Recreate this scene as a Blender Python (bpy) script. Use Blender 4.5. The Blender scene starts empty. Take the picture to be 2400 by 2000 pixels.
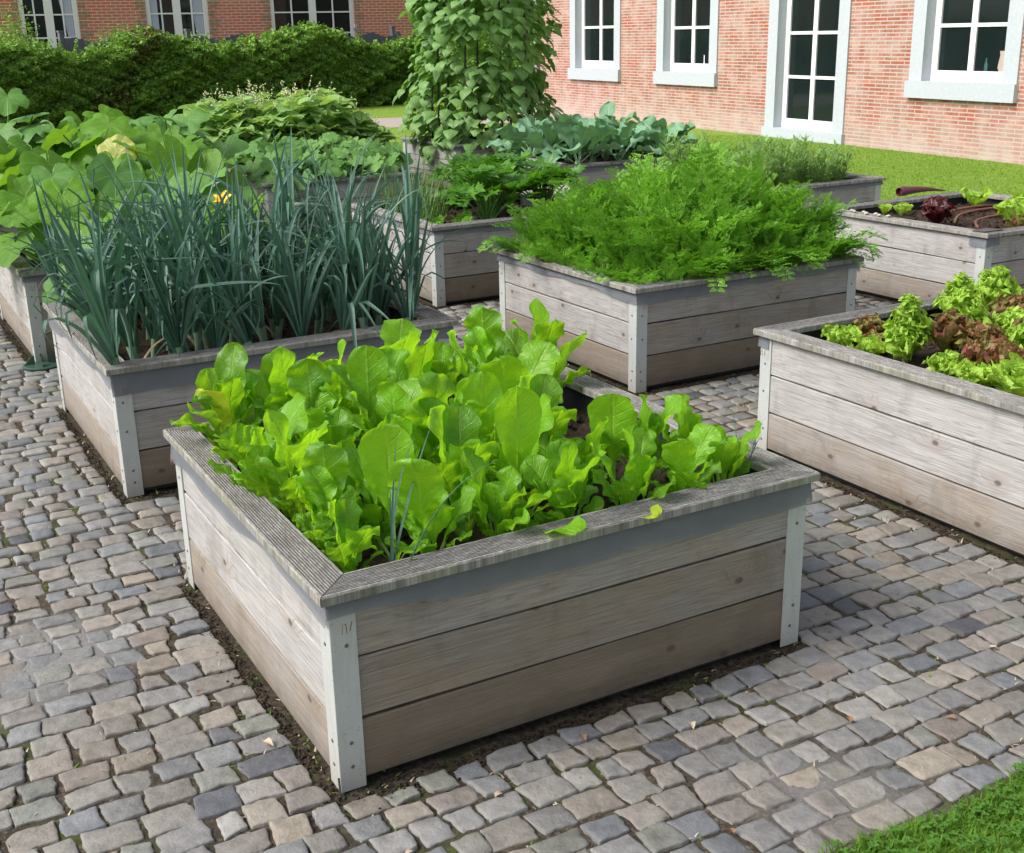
import bpy, math, random
import numpy as np
from mathutils import Matrix, Vector, Euler
rnd = random.Random(11)
rg = np.random.default_rng(11)
PI = math.pi
sc = bpy.context.scene
C = sc.collection
YAW = 0.508
UX = np.array([math.cos(YAW), math.sin(YAW), 0.0]); VX = np.array([-math.sin(YAW), math.cos(YAW), 0.0]); ZX = np.array([0, 0, 1.0])
ORG = np.array([-0.429, 2.478, 0.0])

# ------------------------------------------------------------------ helpers
def smooth(a, b, x):
    t = np.clip((x - a) / (b - a), 0, 1); return t * t * (3 - 2 * t)

class MB:
    """collects vertices and faces with a per-vertex vector (luv) and a per-vertex colour-ish tint"""
    def __init__(s):
        s.v = []; s.f4 = []; s.f3 = []; s.l = []; s.t = []; s.m4 = []; s.m3 = []; s.n = 0
    def add(s, v, f, luv=None, tint=0.5, mi=0):
        v = np.asarray(v, float).reshape(-1, 3); k = len(v)
        f = np.asarray(f, int)
        if luv is None: luv = np.zeros((k, 3))
        t = np.broadcast_to(np.asarray(tint, float), (k,)) if np.ndim(tint) < 2 else np.asarray(tint)
        s.v.append(v); s.l.append(np.asarray(luv, float).reshape(-1, 3)); s.t.append(t)
        if len(f):
            if f.shape[1] == 4: s.f4.append(f + s.n); s.m4.append(np.full(len(f), mi))
            else: s.f3.append(f + s.n); s.m3.append(np.full(len(f), mi))
        s.n += k
    def grid(s, P, luv=None, tint=0.5, mi=0, closed=False):
        nu, nv = P.shape[:2]
        idx = np.arange(nu * nv).reshape(nu, nv)
        if closed: idx = np.concatenate([idx, idx[:, :1]], 1)
        f = np.stack([idx[:-1, :-1], idx[1:, :-1], idx[1:, 1:], idx[:-1, 1:]], -1).reshape(-1, 4)
        s.add(P.reshape(-1, 3), f, None if luv is None else luv.reshape(-1, 3), tint, mi)
    def box(s, lo, hi, luv=None, tint=0.5, mi=0, M=None):
        x0, y0, z0 = lo; x1, y1, z1 = hi
        v = np.array([[x0, y0, z0], [x1, y0, z0], [x1, y1, z0], [x0, y1, z0], [x0, y0, z1], [x1, y0, z1], [x1, y1, z1], [x0, y1, z1]], float)
        if M is not None: v = v @ np.array(M.to_3x3()).T + np.array(M.translation)
        f = [[0, 3, 2, 1], [4, 5, 6, 7], [0, 1, 5, 4], [1, 2, 6, 5], [2, 3, 7, 6], [3, 0, 4, 7]]
        s.add(v, f, luv, tint, mi)
    def tube(s, pts, rad, seg=8, luv=None, tint=0.5, mi=0, cap=False):
        pts = np.asarray(pts, float); n = len(pts)
        rad = np.broadcast_to(np.asarray(rad, float), (n,))
        T = np.gradient(pts, axis=0); T /= np.linalg.norm(T, axis=1)[:, None] + 1e-12
        ref = np.array([0, 0, 1.0]) if abs(T[0][2]) < .9 else np.array([1.0, 0, 0])
        A = np.cross(T, ref); A /= np.linalg.norm(A, axis=1)[:, None] + 1e-12
        B = np.cross(T, A)
        th = np.linspace(0, 2 * PI, seg, endpoint=False)
        P = pts[:, None] + rad[:, None, None] * (np.cos(th)[None, :, None] * A[:, None] + np.sin(th)[None, :, None] * B[:, None])
        L = np.zeros(P.shape); L[..., 0] = np.linspace(0, 1, n)[:, None]; L[..., 2] = 1.0
        s.grid(P, L if luv is None else luv, tint, mi, closed=True)
        if cap:
            for e in (0, n - 1):
                v = np.vstack([P[e], pts[e]]); f = [[i, (i + 1) % seg, seg] for i in range(seg)]
                LL = np.zeros((seg + 1, 3)); LL[:, 2] = 1
                s.add(v, f, LL, tint, mi)
    def build(s, name, mats, parent=None, smooth_=True, loc=None):
        v = np.concatenate(s.v) if s.v else np.zeros((0, 3))
        n4 = sum(len(f) for f in s.f4); n3 = sum(len(f) for f in s.f3)
        me = bpy.data.meshes.new(name)
        me.vertices.add(len(v)); me.vertices.foreach_set('co', v.astype(np.float32).ravel())
        loops = []
        if n4: loops.append(np.concatenate(s.f4).ravel())
        if n3: loops.append(np.concatenate(s.f3).ravel())
        loops = np.concatenate(loops).astype(np.int32)
        me.loops.add(len(loops)); me.loops.foreach_set('vertex_index', loops)
        st = np.concatenate([np.arange(n4) * 4, n4 * 4 + np.arange(n3) * 3]).astype(np.int32)
        me.polygons.add(n4 + n3); me.polygons.foreach_set('loop_start', st)
        mi = np.concatenate(([np.concatenate(s.m4)] if n4 else []) + ([np.concatenate(s.m3)] if n3 else [])).astype(np.int32)
        me.polygons.foreach_set('material_index', mi)
        me.polygons.foreach_set('use_smooth', np.full(n4 + n3, smooth_, dtype=bool))
        a = me.attributes.new('luv', 'FLOAT_VECTOR', 'POINT'); a.data.foreach_set('vector', np.concatenate(s.l).astype(np.float32).ravel())
        if s.t[0].ndim == 2:
            a = me.attributes.new('col', 'FLOAT_VECTOR', 'POINT'); a.data.foreach_set('vector', np.concatenate(s.t).astype(np.float32).ravel())
        else:
            a = me.attributes.new('tint', 'FLOAT', 'POINT'); a.data.foreach_set('value', np.concatenate(s.t).astype(np.float32))
        me.update(calc_edges=True); me.validate()
        for m in (mats if isinstance(mats, (list, tuple)) else [mats]): me.materials.append(m)
        o = bpy.data.objects.new(name, me); C.objects.link(o)
        if parent is not None: o.parent = parent
        if loc is not None: o.location = loc
        return o

def tag(o, label=None, cat=None, group=None, kind=None):
    if label: o['label'] = label
    if cat: o['category'] = cat
    if group: o['group'] = group
    if kind: o['kind'] = kind
    return o
def empty(name, loc=(0, 0, 0), rz=0):
    o = bpy.data.objects.new(name, None); C.objects.link(o)
    o.location = loc; o.rotation_euler = (0, 0, rz); o.empty_display_size = .1
    return o
def copy_tree(o, parent=None):
    c = o.copy(); C.objects.link(c)
    if parent is not None: c.parent = parent
    for ch in list(o.children): copy_tree(ch, c)
    return c

# ------------------------------------------------------------------ node helper
class NT:
    def __init__(s, name):
        s.m = bpy.data.materials.new(name); s.m.use_nodes = True
        s.t = s.m.node_tree; s.t.nodes.clear()
        s.out = s.t.nodes.new('ShaderNodeOutputMaterial')
    def n(s, typ, **kw):
        nd = s.t.nodes.new(typ)
        ins = kw.pop('ins', {})
        for k, v in kw.items(): setattr(nd, k, v)
        for k, v in ins.items():
            if isinstance(v, bpy.types.NodeSocket): s.t.links.new(v, nd.inputs[k])
            else: nd.inputs[k].default_value = v
        return nd
    def attr(s, name, o='Vector'):
        return s.n('ShaderNodeAttribute', attribute_name=name).outputs[o]
    def math(s, op, a, b=0.0, c=0.0, clamp=False):
        nd = s.t.nodes.new('ShaderNodeMath'); nd.operation = op; nd.use_clamp = clamp
        for i, v in enumerate((a, b, c)):
            if isinstance(v, bpy.types.NodeSocket): s.t.links.new(v, nd.inputs[i])
            else: nd.inputs[i].default_value = v
        return nd.outputs[0]
    def vmul(s, v, sc_):
        return s.n('ShaderNodeVectorMath', operation='MULTIPLY', ins={0: v, 1: sc_}).outputs[0]
    def vadd(s, v, b):
        return s.n('ShaderNodeVectorMath', operation='ADD', ins={0: v, 1: b}).outputs[0]
    def sep(s, v): return s.n('ShaderNodeSeparateXYZ', ins={0: v}).outputs
    def comb(s, x, y, z): return s.n('ShaderNodeCombineXYZ', ins={0: x, 1: y, 2: z}).outputs[0]
    def noise(s, v, scale=5, detail=4, rough=.55, dist=0, o='Fac'):
        return s.n('ShaderNodeTexNoise', ins={'Vector': v, 'Scale': scale, 'Detail': detail, 'Roughness': rough, 'Distortion': dist}).outputs[o]
    def ramp(s, f, stops, interp='LINEAR'):
        nd = s.n('ShaderNodeValToRGB', ins={0: f}); e = nd.color_ramp.elements; nd.color_ramp.interpolation = interp
        while len(e) < len(stops): e.new(.5)
        for q, (p, c) in zip(e, stops):
            q.position = p; q.color = (c, c, c, 1) if not isinstance(c, tuple) else (*c, 1)
        return nd.outputs[0]
    def mix(s, f, a, b, bt='MIX'):
        nd = s.n('ShaderNodeMix', data_type='RGBA', blend_type=bt)
        for k, v in ((0, f), (6, a), (7, b)):
            if isinstance(v, bpy.types.NodeSocket): s.t.links.new(v, nd.inputs[k])
            else: nd.inputs[k].default_value = (v if k == 0 else (*v, 1))
        return nd.outputs[2]
    def mapr(s, v, a, b, c=0.0, d=1.0, kind='LINEAR'):
        return s.n('ShaderNodeMapRange', interpolation_type=kind, ins={0: v, 1: a, 2: b, 3: c, 4: d}).outputs[0]
    def bump(s, h, strength=.5, dist=.01):
        return s.n('ShaderNodeBump', ins={'Height': h, 'Strength': strength, 'Distance': dist}).outputs[0]
    def pbsdf(s, col, rough=.6, spec=.5, metal=0, normal=None):
        ins = {'Base Color': col if isinstance(col, bpy.types.NodeSocket) else (*col, 1), 'Roughness': rough, 'Specular IOR Level': spec, 'Metallic': metal}
        if normal is not None: ins['Normal'] = normal
        return s.n('ShaderNodeBsdfPrincipled', ins=ins).outputs[0]
    def done(s, sh, disp=None):
        s.t.links.new(sh, s.out.inputs[0]); return s.m
    def geo(s, o): return s.n('ShaderNodeNewGeometry').outputs[o]
    def obj(s): return s.n('ShaderNodeTexCoord').outputs['Object']
    def rand(s): return s.n('ShaderNodeObjectInfo').outputs['Random']

def simple(name, col, rough=.6, metal=0, spec=.5, var=.15, scale=30, bump=.1):
    N = NT(name); n = N.noise(N.obj(), scale, 5)
    c = N.mix(n, tuple(x * (1 - var) for x in col), tuple(min(1, x * (1 + var)) for x in col))
    return N.done(N.pbsdf(c, rough, spec, metal, N.bump(n, bump, .005)))

# ------------------------------------------------------------------ materials
def wood_mat():
    N = NT('weathered_boards'); L = N.attr('luv'); x, y, b = N.sep(L)   # x along, y across (m), b = board id, tint = row height (0 low board..1), lowered to paint shade on the front sides
    tint = N.attr('tint', 'Fac')
    rr = N.rand(); bb = N.math('ADD', b, N.math('MULTIPLY', rr, 37.0))
    # knots: sparse cells stretched along the board
    kv = N.comb(N.math('ADD', N.math('MULTIPLY', x, 3.6), N.math('MULTIPLY', bb, 7.3)), N.math('ADD', N.math('MULTIPLY', y, 5.6), N.math('MULTIPLY', bb, 2.1)), 0.0)
    vor = N.n('ShaderNodeTexVoronoi', voronoi_dimensions='2D', ins={'Vector': kv, 'Scale': 1.0, 'Randomness': .95})
    kd = vor.outputs['Distance']; kr = N.sep(vor.outputs['Color'])[0]
    isk = N.math('GREATER_THAN', kr, .38)
    near = N.math('MULTIPLY', N.mapr(kd, .02, .38, 1, 0, 'SMOOTHSTEP'), isk)
    core = N.math('MULTIPLY', N.mapr(kd, .03, .075, 1, 0, 'SMOOTHSTEP'), isk)
    # grain that flows round the knots
    gx = N.math('MULTIPLY', x, .9)
    gy = N.math('ADD', N.math('MULTIPLY', y, 26.0), N.math('MULTIPLY', near, 1.3))
    gv = N.comb(gx, gy, N.math('MULTIPLY', bb, 5.7))
    g1 = N.noise(gv, 1.0, 2, .5, .3)
    g2 = N.noise(N.comb(N.math('MULTIPLY', x, 6), N.math('MULTIPLY', y, 210.0), bb), 1.0, 4, .7)
    ring = N.math('ABSOLUTE', N.math('SINE', N.math('MULTIPLY', g1, 46.0)))
    blot = N.noise(N.comb(N.math('MULTIPLY', x, 2.6), N.math('MULTIPLY', y, 5), bb), 1.4, 5, .6)
    pale = N.mix(blot, (.34, .328, .32), (.55, .538, .53))
    tan = N.mix(blot, (.175, .130, .085), (.42, .335, .24))
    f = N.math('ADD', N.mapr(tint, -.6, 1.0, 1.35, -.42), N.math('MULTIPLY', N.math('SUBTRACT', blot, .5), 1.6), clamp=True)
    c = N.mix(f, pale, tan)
    c = N.mix(N.mapr(ring, .0, .5, .40, 0), c, (.15, .125, .10), 'MIX')
    c = N.mix(N.mapr(g2, .38, .60, .42, 0), c, (.15, .125, .105))
    ck = N.noise(N.comb(N.math('MULTIPLY', x, 3.5), N.math('MULTIPLY', y, 330.0), bb), 1.0, 2, .5)
    c = N.mix(N.mapr(ck, .66, .72, 0, .55), c, (.07, .055, .045))
    stain = N.noise(N.comb(N.math('MULTIPLY', x, 7), N.math('MULTIPLY', y, 2.2), bb), 1.0, 6, .65)
    c = N.mix(N.mapr(stain, .52, .80, 0, .50), c, (.10, .09, .075))
    c = N.mix(N.math('MULTIPLY', near, .22), c, (.20, .14, .09))
    c = N.mix(N.math('MULTIPLY', core, .75), c, (.07, .05, .035))
    c = N.mix(N.mapr(tint, .45, -.55, 0, .46), c, N.mix(blot, (.065, .055, .045), (.13, .11, .09)))  # low boards dirtier; front sides darker still, with their shade painted in
    oz = N.sep(N.obj())[2]
    mud = N.math('MULTIPLY', N.mapr(oz, .015, .10, 1, 0), N.noise(N.comb(x, y, bb), 14, 6, .7))
    c = N.mix(N.math('MULTIPLY', mud, 1.1, clamp=True), c, (.075, .055, .035))
    speck = N.noise(N.comb(x, y, bb), 160, 2, .5)
    c = N.mix(N.mapr(speck, .70, .76, 0, .5), c, (.06, .05, .045))
    h = N.math('ADD', N.math('MULTIPLY', ring, .25), N.math('ADD', g2, N.math('MULTIPLY', core, -.5)))
    return N.done(N.pbsdf(c, .82, .25, 0, N.bump(h, .55, .0016)))

def rim_mat():
    N = NT('ribbed_decking'); L = N.attr('luv'); x, y, b = N.sep(L)     # y = 0 outer edge .. 1 inner edge
    bb = N.math('ADD', b, N.math('MULTIPLY', N.rand(), 31.0))
    n1 = N.noise(N.comb(N.math('MULTIPLY', x, 30), N.math('MULTIPLY', y, 26.0), bb), 1, 5, .65)
    n2 = N.noise(N.comb(N.math('MULTIPLY', x, 5), N.math('MULTIPLY', y, 1.5), bb), 1, 5, .6)
    n3 = N.noise(N.comb(N.math('MULTIPLY', x, 230), N.math('MULTIPLY', y, 14.0), bb), 1, 2, .5)
    c = N.mix(N.mapr(n1, .3, .68), (.13, .12, .108), (.50, .485, .46))
    c = N.mix(N.mapr(n3, .42, .64, .38, 0), c, (.07, .065, .058))
    c = N.mix(N.mapr(n2, .45, .75, 0, .6), c, (.10, .095, .085))
    groove = N.attr('tint', 'Fac')
    c = N.mix(N.math('MULTIPLY', groove, .95), c, (.02, .018, .016))
    alg = N.math('MULTIPLY', N.mapr(y, .3, 0.0, 0, 1), N.noise(N.comb(N.math('MULTIPLY', x, 9), y, bb), 1.2, 5, .7))
    c = N.mix(N.mapr(alg, .42, .75, 0, .55), c, (.20, .21, .075))
    return N.done(N.pbsdf(c, .85, .2, 0, N.bump(n1, .5, .003)))

def post_mat():
    N = NT('galvanised_angle'); o = N.obj(); z = N.sep(o)[2]
    n = N.noise(o, 9, 5, .6); n2 = N.noise(N.vmul(o, (60, 60, 7)), 1, 4, .6)
    c = N.mix(n, (.39, .415, .395), (.56, .58, .56))
    c = N.mix(N.mapr(n2, .5, .8, 0, .35), c, (.28, .29, .26))
    c = N.mix(N.mapr(z, .0, .16, .55, 0), c, (.36, .335, .29))
    sp = N.noise(o, 120, 3, .6)
    c = N.mix(N.mapr(sp, .66, .72, 0, .7), c, (.10, .09, .07))
    return N.done(N.pbsdf(c, .5, .45, .12, N.bump(n2, .1, .002)))

def meshstrip_mat():
    N = NT('grey_slug_mesh'); L = N.attr('luv')
    v = N.vmul(L, (420, 420, 0)); x, y, _ = N.sep(v)
    w = N.math('ADD', N.math('ABSOLUTE', N.math('SINE', N.math('ADD', x, y))), N.math('ABSOLUTE', N.math('SINE', N.math('SUBTRACT', x, y))))
    n = N.noise(N.vmul(L, (8, 8, 1)), 1.5, 4)
    c = N.mix(n, (.115, .125, .145), (.20, .215, .24))
    c = N.mix(N.mapr(w, .6, 1.2, .22, 0), c, (.36, .38, .41))
    sh = N.pbsdf(c, .55, .4, .1)
    tr = N.n('ShaderNodeBsdfTransparent').outputs[0]
    mx = N.n('ShaderNodeMixShader', ins={0: N.mapr(w, .5, 1.4, .12, .30), 1: sh, 2: tr}).outputs[0]
    return N.done(mx)

def soil_mat():
    N = NT('garden_soil'); o = N.obj()
    n = N.noise(o, 22, 8, .7); n2 = N.noise(o, 90, 4, .7)
    c = N.ramp(n, [(.3, (.022, .015, .010)), (.55, (.065, .045, .032)), (.75, (.13, .098, .072))])
    c = N.mix(N.mapr(n2, .62, .72, 0, .6), c, (.22, .18, .14))
    return N.done(N.pbsdf(c, .9, .2, 0, N.bump(N.math('ADD', n, n2), .9, .02)))

def leaf_mat(name, dark, light, vein, under=None, trans=.5, rough=.42, spec=.45, nveins=7, polar=False, veinw=.05, veinf=.55, crinkle=.6, tcol=None, edge=None, petiole=None, spots=0.0):
    N = NT(name); L = N.attr('luv'); u, s_, fl = N.sep(L); ti = N.attr('tint', 'Fac'); rd = N.rand(); o = N.obj()
    a = N.math('ABSOLUTE', s_)
    var = N.math('ADD', N.math('MULTIPLY', ti, .7), N.math('MULTIPLY', rd, .3))
    n = N.noise(o, 26, 4, .6)
    f = N.math('ADD', N.math('MULTIPLY', var, .75), N.math('MULTIPLY', n, .45), clamp=True)
    c = N.mix(f, dark, light)
    if polar:       # u = radius 0..1, s_ = angle (-1..1)
        lines = N.math('ABSOLUTE', N.math('SUBTRACT', N.math('FRACT', N.math('ADD', N.math('MULTIPLY', s_, nveins / 2.0), .5)), .5))
        d = N.math('MULTIPLY', lines, N.math('ADD', u, .04))
        v1 = N.mapr(d, .004, .004 + veinw * .55, 1, 0, 'SMOOTHSTEP')
        q = N.math('FRACT', N.math('SUBTRACT', N.math('MULTIPLY', u, 7.0), N.math('MULTIPLY', lines, 5.0)))
        v2 = N.math('MULTIPLY', N.mapr(N.math('ABSOLUTE', N.math('SUBTRACT', q, .5)), 0, .10, .35, 0), 1.0)
        hgt = N.math('ADD', N.math('MULTIPLY', v1, -1.0), N.math('MULTIPLY', v2, -1.0))
    else:
        v1 = N.mapr(a, veinw * .35, veinw * 1.8, 1, 0, 'SMOOTHSTEP')
        q = N.math('FRACT', N.math('SUBTRACT', N.math('MULTIPLY', u, float(nveins)), N.math('MULTIPLY', a, 1.5)))
        qa = N.math('ABSOLUTE', N.math('SUBTRACT', q, .5))
        v2 = N.math('MULTIPLY', N.mapr(qa, .0, .11, .62, 0, 'SMOOTHSTEP'), N.mapr(a, .55, 1.0, 1, .1))
        hgt = N.math('ADD', N.math('MULTIPLY', v1, -1.5), N.math('MULTIPLY', v2, -1.0))
    vv = N.math('MULTIPLY', N.math('MAXIMUM', v1, v2), veinf)
    c = N.mix(vv, c, vein)
    if edge is not None:
        ef = N.math('MULTIPLY', N.mapr(a if not polar else u, .05, .75, 0, 1), N.mapr(N.noise(o, 14, 4), .35, .6, .3, 1), clamp=True)
        c = N.mix(ef, c, edge)
    if spots: c = N.mix(N.mapr(N.noise(o, 70, 3), .68, .74, 0, spots), c, (.35, .36, .2))
    if petiole is not None: c = N.mix(N.math('GREATER_THAN', fl, .5), c, petiole)
    if under is not None: c = N.mix(N.math('MULTIPLY', N.geo('Backfacing'), .6), c, under)
    hh = N.math('ADD', hgt, N.math('MULTIPLY', N.noise(o, 55, 3, .6), crinkle * 2))
    bp = N.bump(hh, .5 if crinkle < 1 else .8, .0040 if crinkle < 1 else .006)
    sh = N.pbsdf(c, rough, spec, 0, bp)
    tc = tcol if tcol is not None else tuple(min(1, x * k) for x, k in zip(light, (1.7, 1.5, .8)))
    tcc = N.mix(f, tuple(x * .6 for x in tc), tc)
    tr = N.n('ShaderNodeBsdfTranslucent', ins={'Color': tcc, 'Normal': bp}).outputs[0]
    ad = N.n('ShaderNodeMixShader', ins={0: trans, 1: sh, 2: tr}).outputs[0]
    return N.done(ad)

M = {}
M['wood'] = wood_mat(); M['rim'] = rim_mat(); M['post'] = post_mat(); M['strip'] = meshstrip_mat(); M['soil'] = soil_mat()
M['liner'] = simple('black_liner', (.03, .033, .04), .5, 0, .4)
M['screw'] = simple('zinc_screw', (.16, .16, .15), .4, .7)
M['rust'] = simple('rusty_staple', (.16, .06, .03), .6, .3)
M['dark'] = simple('dark_void', (.008, .008, .008), .9)
M['chard'] = leaf_mat('chard_leaf', (.045, .15, .012), (.21, .47, .018), (.28, .46, .07), trans=.46, tcol=(.46, .84, .02), nveins=7, veinw=.05, veinf=.66, petiole=(.34, .50, .16), crinkle=.95, spots=.12, spec=.5, rough=.42)
M['chardy'] = leaf_mat('yellow_chard_leaf', (.26, .46, .015), (.46, .60, .04), (.45, .55, .12), trans=.42, tcol=(.85, .8, .05), nveins=8, petiole=(.35, .45, .15))
M['leek'] = leaf_mat('leek_blade', (.024, .078, .045), (.13, .245, .19), (.17, .28, .26), trans=.16, tcol=(.10, .30, .11), nveins=0.01, veinw=.10, veinf=.30, rough=.45, spec=.4, crinkle=.3, petiole=(.22, .34, .20))
M['leekd'] = leaf_mat('dry_leek_blade', (.30, .24, .12), (.45, .36, .2), (.45, .36, .2), trans=.2, nveins=0.01, crinkle=.3)
M['squash'] = leaf_mat('squash_leaf', (.055, .175, .012), (.155, .34, .022), (.22, .36, .09), trans=.38, tcol=(.30, .58, .03), nveins=7, polar=True, veinw=.07, veinf=.7, rough=.5, spec=.35, petiole=(.20, .36, .10), crinkle=.6)
M['squashg'] = leaf_mat('glaucous_squash_leaf', (.07, .19, .035), (.16, .34, .07), (.24, .38, .18), trans=.3, tcol=(.22, .45, .06), nveins=7, polar=True, veinw=.05, veinf=.5, rough=.5, spec=.35, petiole=(.20, .36, .10), crinkle=.6)
M['squashy'] = leaf_mat('yellowing_squash_leaf', (.30, .38, .06), (.45, .46, .10), (.22, .36, .09), trans=.3, tcol=(.6, .6, .08), nveins=7, polar=True, petiole=(.20, .36, .10))
M['bush'] = leaf_mat('bush_bean_leaf', (.15, .32, .07), (.38, .58, .21), (.34, .5, .2), trans=.40, tcol=(.50, .75, .14), nveins=6, veinf=.4, rough=.5, petiole=(.2, .34, .1), crinkle=.4)
M['climb'] = leaf_mat('climbing_bean_leaf', (.065, .17, .03), (.23, .41, .12), (.20, .36, .10), trans=.32, tcol=(.24, .48, .05), nveins=6, veinf=.5, rough=.48, petiole=(.2, .34, .1), crinkle=.5)
M['kale'] = leaf_mat('kohlrabi_leaf', (.09, .215, .10), (.20, .38, .22), (.30, .42, .30), trans=.2, tcol=(.18, .42, .08), nveins=6, veinw=.06, veinf=.6, rough=.5, spec=.35, petiole=(.26, .40, .24), crinkle=.4)
M['carrot'] = leaf_mat('carrot_frond', (.045, .175, .018), (.29, .56, .06), (.2, .4, .06), trans=.45, tcol=(.30, .66, .045), nveins=0.01, veinf=0, rough=.5, spec=.3, crinkle=.1, petiole=(.13, .28, .04))
M['celery'] = leaf_mat('celery_leaf', (.035, .13, .014), (.12, .31, .025), (.14, .3, .05), trans=.35, tcol=(.16, .45, .02), nveins=5, polar=True, veinf=.4, rough=.33, spec=.55, petiole=(.16, .33, .07), crinkle=.4)
M['chive'] = leaf_mat('onion_blade', (.07, .17, .03), (.16, .32, .07), (.2, .4, .06), trans=.2, nveins=0.01, veinf=0, rough=.45, crinkle=.1)
M['lett'] = leaf_mat('green_lettuce_leaf', (.22, .44, .03), (.50, .76, .11), (.42, .60, .16), trans=.45, tcol=(.62, .85, .06), nveins=5, veinf=.5, rough=.4, spec=.45, crinkle=1.0, petiole=(.4, .55, .2))
M['lettr'] = leaf_mat('red_oak_lettuce_leaf', (.20, .24, .05), (.34, .42, .09), (.30, .30, .14), trans=.35, tcol=(.5, .4, .08), nveins=5, veinf=.4, rough=.4, crinkle=1.0, edge=(.24, .018, .045), petiole=(.4, .45, .2))
M['lettd'] = leaf_mat('dark_red_lettuce_leaf', (.055, .008, .010), (.13, .018, .022), (.16, .04, .03), trans=.3, tcol=(.35, .03, .03), nveins=5, veinf=.3, rough=.28, spec=.6, crinkle=1.0, petiole=(.2, .1, .06))
M['herb'] = leaf_mat('herb_leaf', (.11, .24, .05), (.27, .46, .13), (.2, .4, .1), trans=.3, nveins=0.01, veinf=.2, rough=.5, crinkle=.1)
M['hedge'] = leaf_mat('hornbeam_leaf', (.045, .12, .02), (.26, .46, .07), (.05, .1, .02), trans=.25, tcol=(.25, .45, .03), nveins=0.01, veinf=0, rough=.5, spec=.35, crinkle=.1)
M['hedgeb'] = leaf_mat('hornbeam_leaf_reddish', (.05, .045, .015), (.12, .10, .035), (.05, .1, .02), trans=.25, nveins=0.01, veinf=0, rough=.5, crinkle=.1)
M['grass'] = leaf_mat('grass_blade', (.07, .17, .015), (.17, .33, .035), (.2, .4, .06), trans=.35, tcol=(.30, .55, .04), nveins=0.01, veinf=0, rough=.55, spec=.25, crinkle=.1)
M['clover'] = leaf_mat('clover_leaf', (.05, .15, .015), (.12, .28, .03), (.2, .36, .1), trans=.3, nveins=0.01, veinf=.2, rough=.5, crinkle=.1)
M['cream'] = simple('cream_flower', (.72, .66, .42), .6)
M['white'] = simple('white_flower', (.8, .8, .76), .6)
M['yellow'] = simple('squash_flower', (.85, .50, .02), .5)
M['dry'] = simple('dry_leaf', (.22, .13, .07), .8, var=.4)
M['dryl'] = simple('pale_dry_leaf', (.45, .38, .27), .8, var=.3)

# ------------------------------------------------------------------ camera
CF, CP, CR, CH = 2803.23, 0.3175, -0.0206, 1.7332
ff = Vector((0, math.cos(CP), -math.sin(CP))); r0 = Vector((1, 0, 0)); u0 = r0.cross(ff)
rr = math.cos(CR) * r0 + math.sin(CR) * u0; uu = -math.sin(CR) * r0 + math.cos(CR) * u0
cam = bpy.data.cameras.new('camera'); camo = bpy.data.objects.new('camera', cam); C.objects.link(camo)
camo.matrix_world = Matrix(((rr.x, uu.x, -ff.x, 0), (rr.y, uu.y, -ff.y, 0), (rr.z, uu.z, -ff.z, CH), (0, 0, 0, 1)))
cam.sensor_width = 36; cam.lens = CF / 2400 * 36; cam.clip_end = 500; cam.clip_start = .05
sc.camera = camo
def in_view(P, mx=0.0):
    d = P - np.array([0, 0, CH]); z = d @ np.array(ff)
    x = CF * (d @ np.array(rr)) / z; y = CF * (d @ np.array(uu)) / z
    return (z > .2) & (np.abs(x) < 1200 + mx) & (np.abs(y) < 1000 + mx)
def W(u, v, z=0.0): return ORG + UX * u + VX * v + ZX * z

# ------------------------------------------------------------------ beds
BEDS = {  # near-corner x, y, width along u, depth along v
    'chard': (-.429, 2.478, 1.444, 1.371), 'leek': (-1.544, 4.477, 1.463, 1.42), 'carrot': (.628, 5.786, 1.465, 1.40),
    'lettuce': (1.760, 3.640, 1.482, 1.435), 'salad': (2.876, 7.165, 1.486, 1.40), 'celery': (-.486, 7.898, 1.46, 1.42),
    'pumpkin': (-2.688, 6.574, 1.46, 1.42), 'kohlrabi': (.601, 11.528, 1.46, 1.42), 'bean_tower': (-.577, 14.014, 1.46, 1.45),
    'herb': (1.842, 9.38, 1.46, 1.42), 'cucumber': (-2.086, 10.547, 1.46, 1.42),
    'bush_bean': tuple(W(3.0, 10.35)[:2]) + (1.46, 1.42), 'marrow': tuple(W(0, 7.05)[:2]) + (1.46, 1.42)}
H = .511; OV = .028; RW = .098; RT = .025; SOILZ = .42
def bw(name, u, v, z=0.0):
    x, y, w, d = BEDS[name]
    return np.array([x, y, 0]) + UX * u + VX * v + ZX * z

def panel_mesh(length, seed, tan_shade_shift=0.0):
    """three boards in one side; local x along, y=0 outer face, inward +y"""
    mb = MB(); r = random.Random(seed); hb = (H - .018) / 3; z = .016
    for k in range(3):
        z0 = z + k * hb + .0022; z1 = z + (k + 1) * hb - .0040
        n = 24; xs = np.linspace(.0, length, n)
        off = r.uniform(-.0008, .0008); ph = r.uniform(0, 6)
        c = .0035
        prof = [(.022, z0), (c, z0), (0, z0 + c), (0, z0 + (z1 - z0) * .33), (0, z0 + (z1 - z0) * .66), (0, z1 - c), (c, z1), (.022, z1)]
        P = np.zeros((n, len(prof), 3)); L = np.zeros_like(P)
        for j, (py, pz) in enumerate(prof):
            P[:, j, 0] = xs; P[:, j, 1] = py + off + .0009 * np.sin(xs * 3 + ph); P[:, j, 2] = pz + .0009 * np.sin(xs * 4.1 + ph)
            L[:, j, 0] = xs; L[:, j, 1] = pz; L[:, j, 2] = seed * 1.7 + k * 3.3
        mb.grid(P, L, tint=np.clip([0.10, .75, 1.0][k] - tan_shade_shift, -.6, 1.2))
    return mb
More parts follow.
